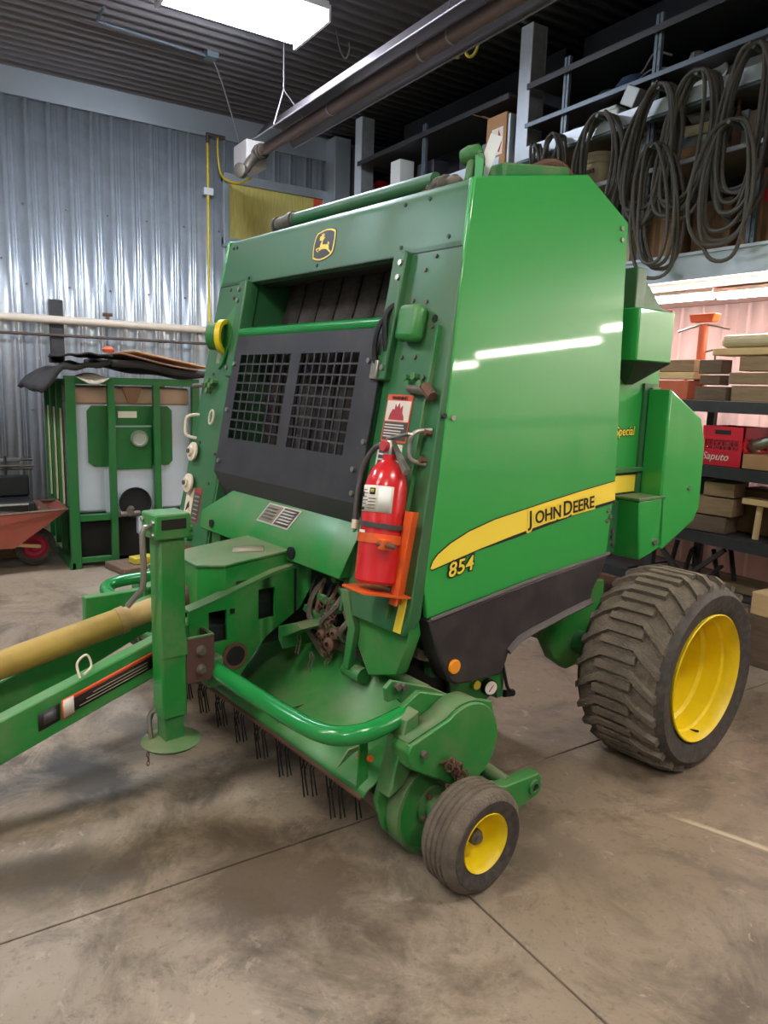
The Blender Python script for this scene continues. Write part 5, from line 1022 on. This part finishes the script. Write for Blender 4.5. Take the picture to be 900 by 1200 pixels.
MB().box(-.085, -.07, .33, .4, .5, .9).build('tank_seam', 'tank_white', tk); MB().box(-1.0, -.08, .08, 1.1, .45, .5).build('tank_base', 'soot', tk, bevel=.01); MB().box(-1.0, -.12, .08, 1.1, .06, .45).build('dark_bay', 'soot', tk)
MB().prism([(.19, .97), (.19, 1.44), (.23, 1.49), (.92, 1.49), (.96, 1.45), (.96, .97), (.92, .93), (.24, .93)], 0, -.088, -.075).build('green_plate', 'tank_green', tk); MB().box(-.075, -.05, .41, .76, .9, 1.3).build('burner_door', 'tank_green', tk, bevel=.006)
MB().box(-.05, -.045, .41, .76, 1.295, 1.31).build('door_edge', 'galv_trim', tk); MB().box(-.0745, -.07, .46, .63, 1.38, 1.44).build('data_plate', 'decal_white', tk)
lp_ = MB().lathe([(0, .0), (.075, 0), (.075, .03), (.062, .035), (.055, .02), (0, .02)], (-.05, .635, 1.19), (1, 0, 0), 28).build('round_glass', 'glass_lens', tk); MB().lathe([(.062, .03), (.078, .03), (.078, .045), (.062, .045)], (-.05, .635, 1.19), (1, 0, 0), 28, closed=True).build('glass_ring', 'steel', lp_)
MB().box(-.09, -.07, .42, .76, .45, .9).build('burner_plate', 'tank_white', tk); MB().lathe([(0, 0), (.145, 0), (.15, .03), (.14, .03), (.135, .01), (0, .01)], (-.07, .59, .58), (1, 0, 0), 32).build('burner_mouth', 'soot', tk)
bn = MB().cyl((-.06, .55, .52), (.1, .5, .52), .035, n=14).cyl((.06, .6, .5), (.08, .42, .5), .025, n=12).build('burner_nozzle', 'steel_dull', tk); MB().box(.0, .09, .58, .68, .3, .46).build('burner_valve', 'tank_white', tk, bevel=.008); MB().tube(smooth_path([(.05, .6, .32), (.1, .75, .26), (.12, .95, .14), (.1, .98, .0)], 6), .014, 8).build('burner_hose', 'rack_dark', tk)
MB().prism([(.5, 1.66), (.68, 1.66), (.63, 1.52), (.55, 1.52)], 0, -.07, -.05).build('funnel_plate', 'cardboard_dark', tk)
# heaped sheets on top of the frame
def drape(name, m_, lab, cat, x0, x1, y0, y1, zf, nx=10, ny=16, th=.01):
    rows = [[(x0 + (x1 - x0) * i / nx, y0 + (y1 - y0) * j / ny, zf(i / nx, j / ny)) for j in range(ny + 1)] for i in range(nx + 1)]
    return tag(MB().sheet(rows).build(name, m_, None, solid=th), lab, cat)
drape('rubber_mat', 'rubber_sheet', 'black wavy rubber mat hanging over the left of the tank frame', 'mat', -8.3, -6.95, .98, 1.56, lambda u, v: 1.72 + .14 * math.sin(min(1, v * 1.1) * 1.6) + .015 * math.sin(9 * v + 5 * u) - .1 * max(0, .3 - v) / .3 + .012 * math.sin(17 * v + 9 * u), th=.045)
drape('rubber_mat', 'rubber_sheet', 'dark folded mat sloping to the right on the tank frame', 'mat', -8.2, -6.94, 1.58, 2.45, lambda u, v: 1.885 - .1 * v + .012 * math.sin(9 * v + 5 * u), th=.06)
drape('thin_sheet', 'cardboard_dark', 'brown metal sheet lying over the dark folded mat', 'sheet', -8.1, -6.9, 1.65, 2.35, lambda u, v: 1.95 - .11 * v + .012 * math.sin(4 * v + 2 * u), th=.015)
drape('tar_sheet', 'rubber_sheet', 'torn black tar sheet bridging the two mats on the tank', 'sheet', -7.9, -6.92, 1.2, 1.58, lambda u, v: 1.925 + .02 * math.sin(3 * v) + .006 * math.sin(15 * v + 7 * u), th=.015)
drape('plywood_sheet', 'cardboard', 'tan board showing at the right end of the tank roof', 'board', -8.4, -7.4, 1.9, 2.62, lambda u, v: 2.0 - .13 * v, th=.02)
drape('rag', 'rag', 'pale crumpled sheet drooping under the rubber mat', 'cloth', -7.15, -6.93, 1.28, 1.55, lambda u, v: 1.74 + .04 * math.sin(v * 3.1) - .1 * u * u * math.sin(v * 3.1), 6, 8, .006)
thing(MB().prism([(0, 0), (.14, 0), (.12, .07), (.02, .09)], 1, -.06, .06), 'pole_stub', 'soot', 'short black block on top of the rubber mat', 'block', (-8.0, 1.28, 1.87), bevel=.01)
thing(MB().lathe([(0, 0), (.05, .0), (.06, .03), (.03, .06), (0, .06)], (0, 0, 0), (0, 0, 1), 12), 'cap', 'cast_red', 'small red cap lying on the tank roof ridge', 'cap', (-7.7, 1.72, 1.985))
# wheelbarrow
wbw = tag(empty('wheelbarrow', (-7.36, .93, 0)), 'rusty red wheelbarrow with magenta wheel rim beside the tank', 'wheelbarrow')
MB().lathe([(.1, -.03), (.135, -.045), (.17, -.035), (.182, 0), (.17, .035), (.135, .045), (.1, .03)], (0, 0, .182), (1, 0, 0), 32, closed=True).build('tire', 'tire_side', wbw)
MB().lathe([(0, .03), (.04, .03), (.06, .01), (.09, .015), (.11, .04), (.115, .03), (.1, -.03), (0, -.03)], (0, 0, .182), (1, 0, 0), 28).build('wheel_rim', 'barrow_rim', wbw)
MB().add([(-.28, -1.1, .28), (.28, -1.1, .28), (.3, -.2, .24), (-.3, -.2, .24), (-.36, -1.3, .52), (.36, -1.3, .52), (.3, .25, .56), (-.3, .25, .56)], [(0, 3, 2, 1), (0, 1, 5, 4), (1, 2, 6, 5), (2, 3, 7, 6), (3, 0, 4, 7)]).build('tray', 'barrow_red', wbw, solid=.006)
MB().tube([(-.36, -1.3, .52), (.36, -1.3, .52), (.3, .25, .56), (-.3, .25, .56)], .012, 6, closed=True).build('tray_rim', 'timber_dark', wbw)
for s in (-1, 1): MB().bar((s * .07, .04, .19), (s * .28, -1.7, .5), .03, .03).build('handle', 'timber_pale', wbw); MB().tube([(s * .2, -.75, .32), (s * .24, -.95, .02), (s * .24, -1.05, .0), (s * .22, -1.15, .3)], .012, 6).build('barrow_leg', 'pto_yellow', wbw)
tc_ = tag(empty('tool_case', (-7.36, .63, .47)), 'open black plastic case with silver latches in the wheelbarrow', 'case')
MB().box(-.2, .2, -.28, .3, 0, .16).build('body', 'black_part', tc_, bevel=.02); MB().box(-.2, -.14, -.28, .3, .16, .36).build('lid', 'black_part', tc_, bevel=.02); MB().tube([(.205, -.2, .05), (.205, -.2, .14), (.205, .24, .14), (.205, .24, .05)], .012, 6, closed=True).build('silver_rim', 'steel', tc_); MB().bar((.21, -.2, .1), (.21, .2, .06), .02, .02).build('silver_strap', 'steel', tc_)
thing(MB().add([(-.14, -.1, 0), (.12, -.12, .02), (.14, .1, .03), (-.1, .12, 0), (0, 0, .13)], [(0, 1, 4), (1, 2, 4), (2, 3, 4), (3, 0, 4), (0, 3, 2, 1)]), 'rag', 'rust', 'brown crumpled rag in the nose of the wheelbarrow', 'cloth', (-7.36, .97, .5), bevel=.02)
hr = tag(empty('hand_rack', (-8.7, .3, 0)), 'thin steel rod stand behind the wheelbarrow at the wall', 'stand')
for z_, dx in ((.9, 0), (.84, .1), (.8, .0)): MB().cyl((dx, -1.2, z_), (dx, .82, z_ - .05), .014, n=8).build('rod', 'steel_dull', hr)
MB().box(-.05, .05, .4, .7, .83, .87).build('clamp', 'tin_grey', hr, bevel=.01)
for y_ in (-1.0, .55): MB().cyl((0, y_, 0), (0.05, y_, .9), .014, n=8).build('stand_leg', 'rack_dark', hr)
thing(MB().box(-.12, .12, -.12, .12, 0, .22), 'wooden_crate', 'timber', 'tan wooden crate under the wheelbarrow tray', 'crate', (-7.85, .72, 0), bevel=.006)
for x_, y_, z_, s_, m_, lab in ((-6.85, 1.78, 0, (.2, .28, .06), 'timber_dark', 'dark wooden tray on the floor before the tank'), (-6.8, 1.76, .062, (.07, .1, .06), 'item_yellow', 'dusty yellow block on the dark wooden tray'), (-6.95, 2.0, .062, (.06, .06, .05), 'timber_dark', 'small brown block on the end of the wooden tray'), (-7.1, 2.2, 0, (.15, .18, .16), 'cardboard_dark', 'brown box on the floor beside the burner hose')):
    thing(MB().box(-s_[0], s_[0], -s_[1], s_[1], 0, s_[2]), 'floor_block', m_, lab, 'block', (x_, y_, z_ + .001), (0, 0, .2), bevel=.008)
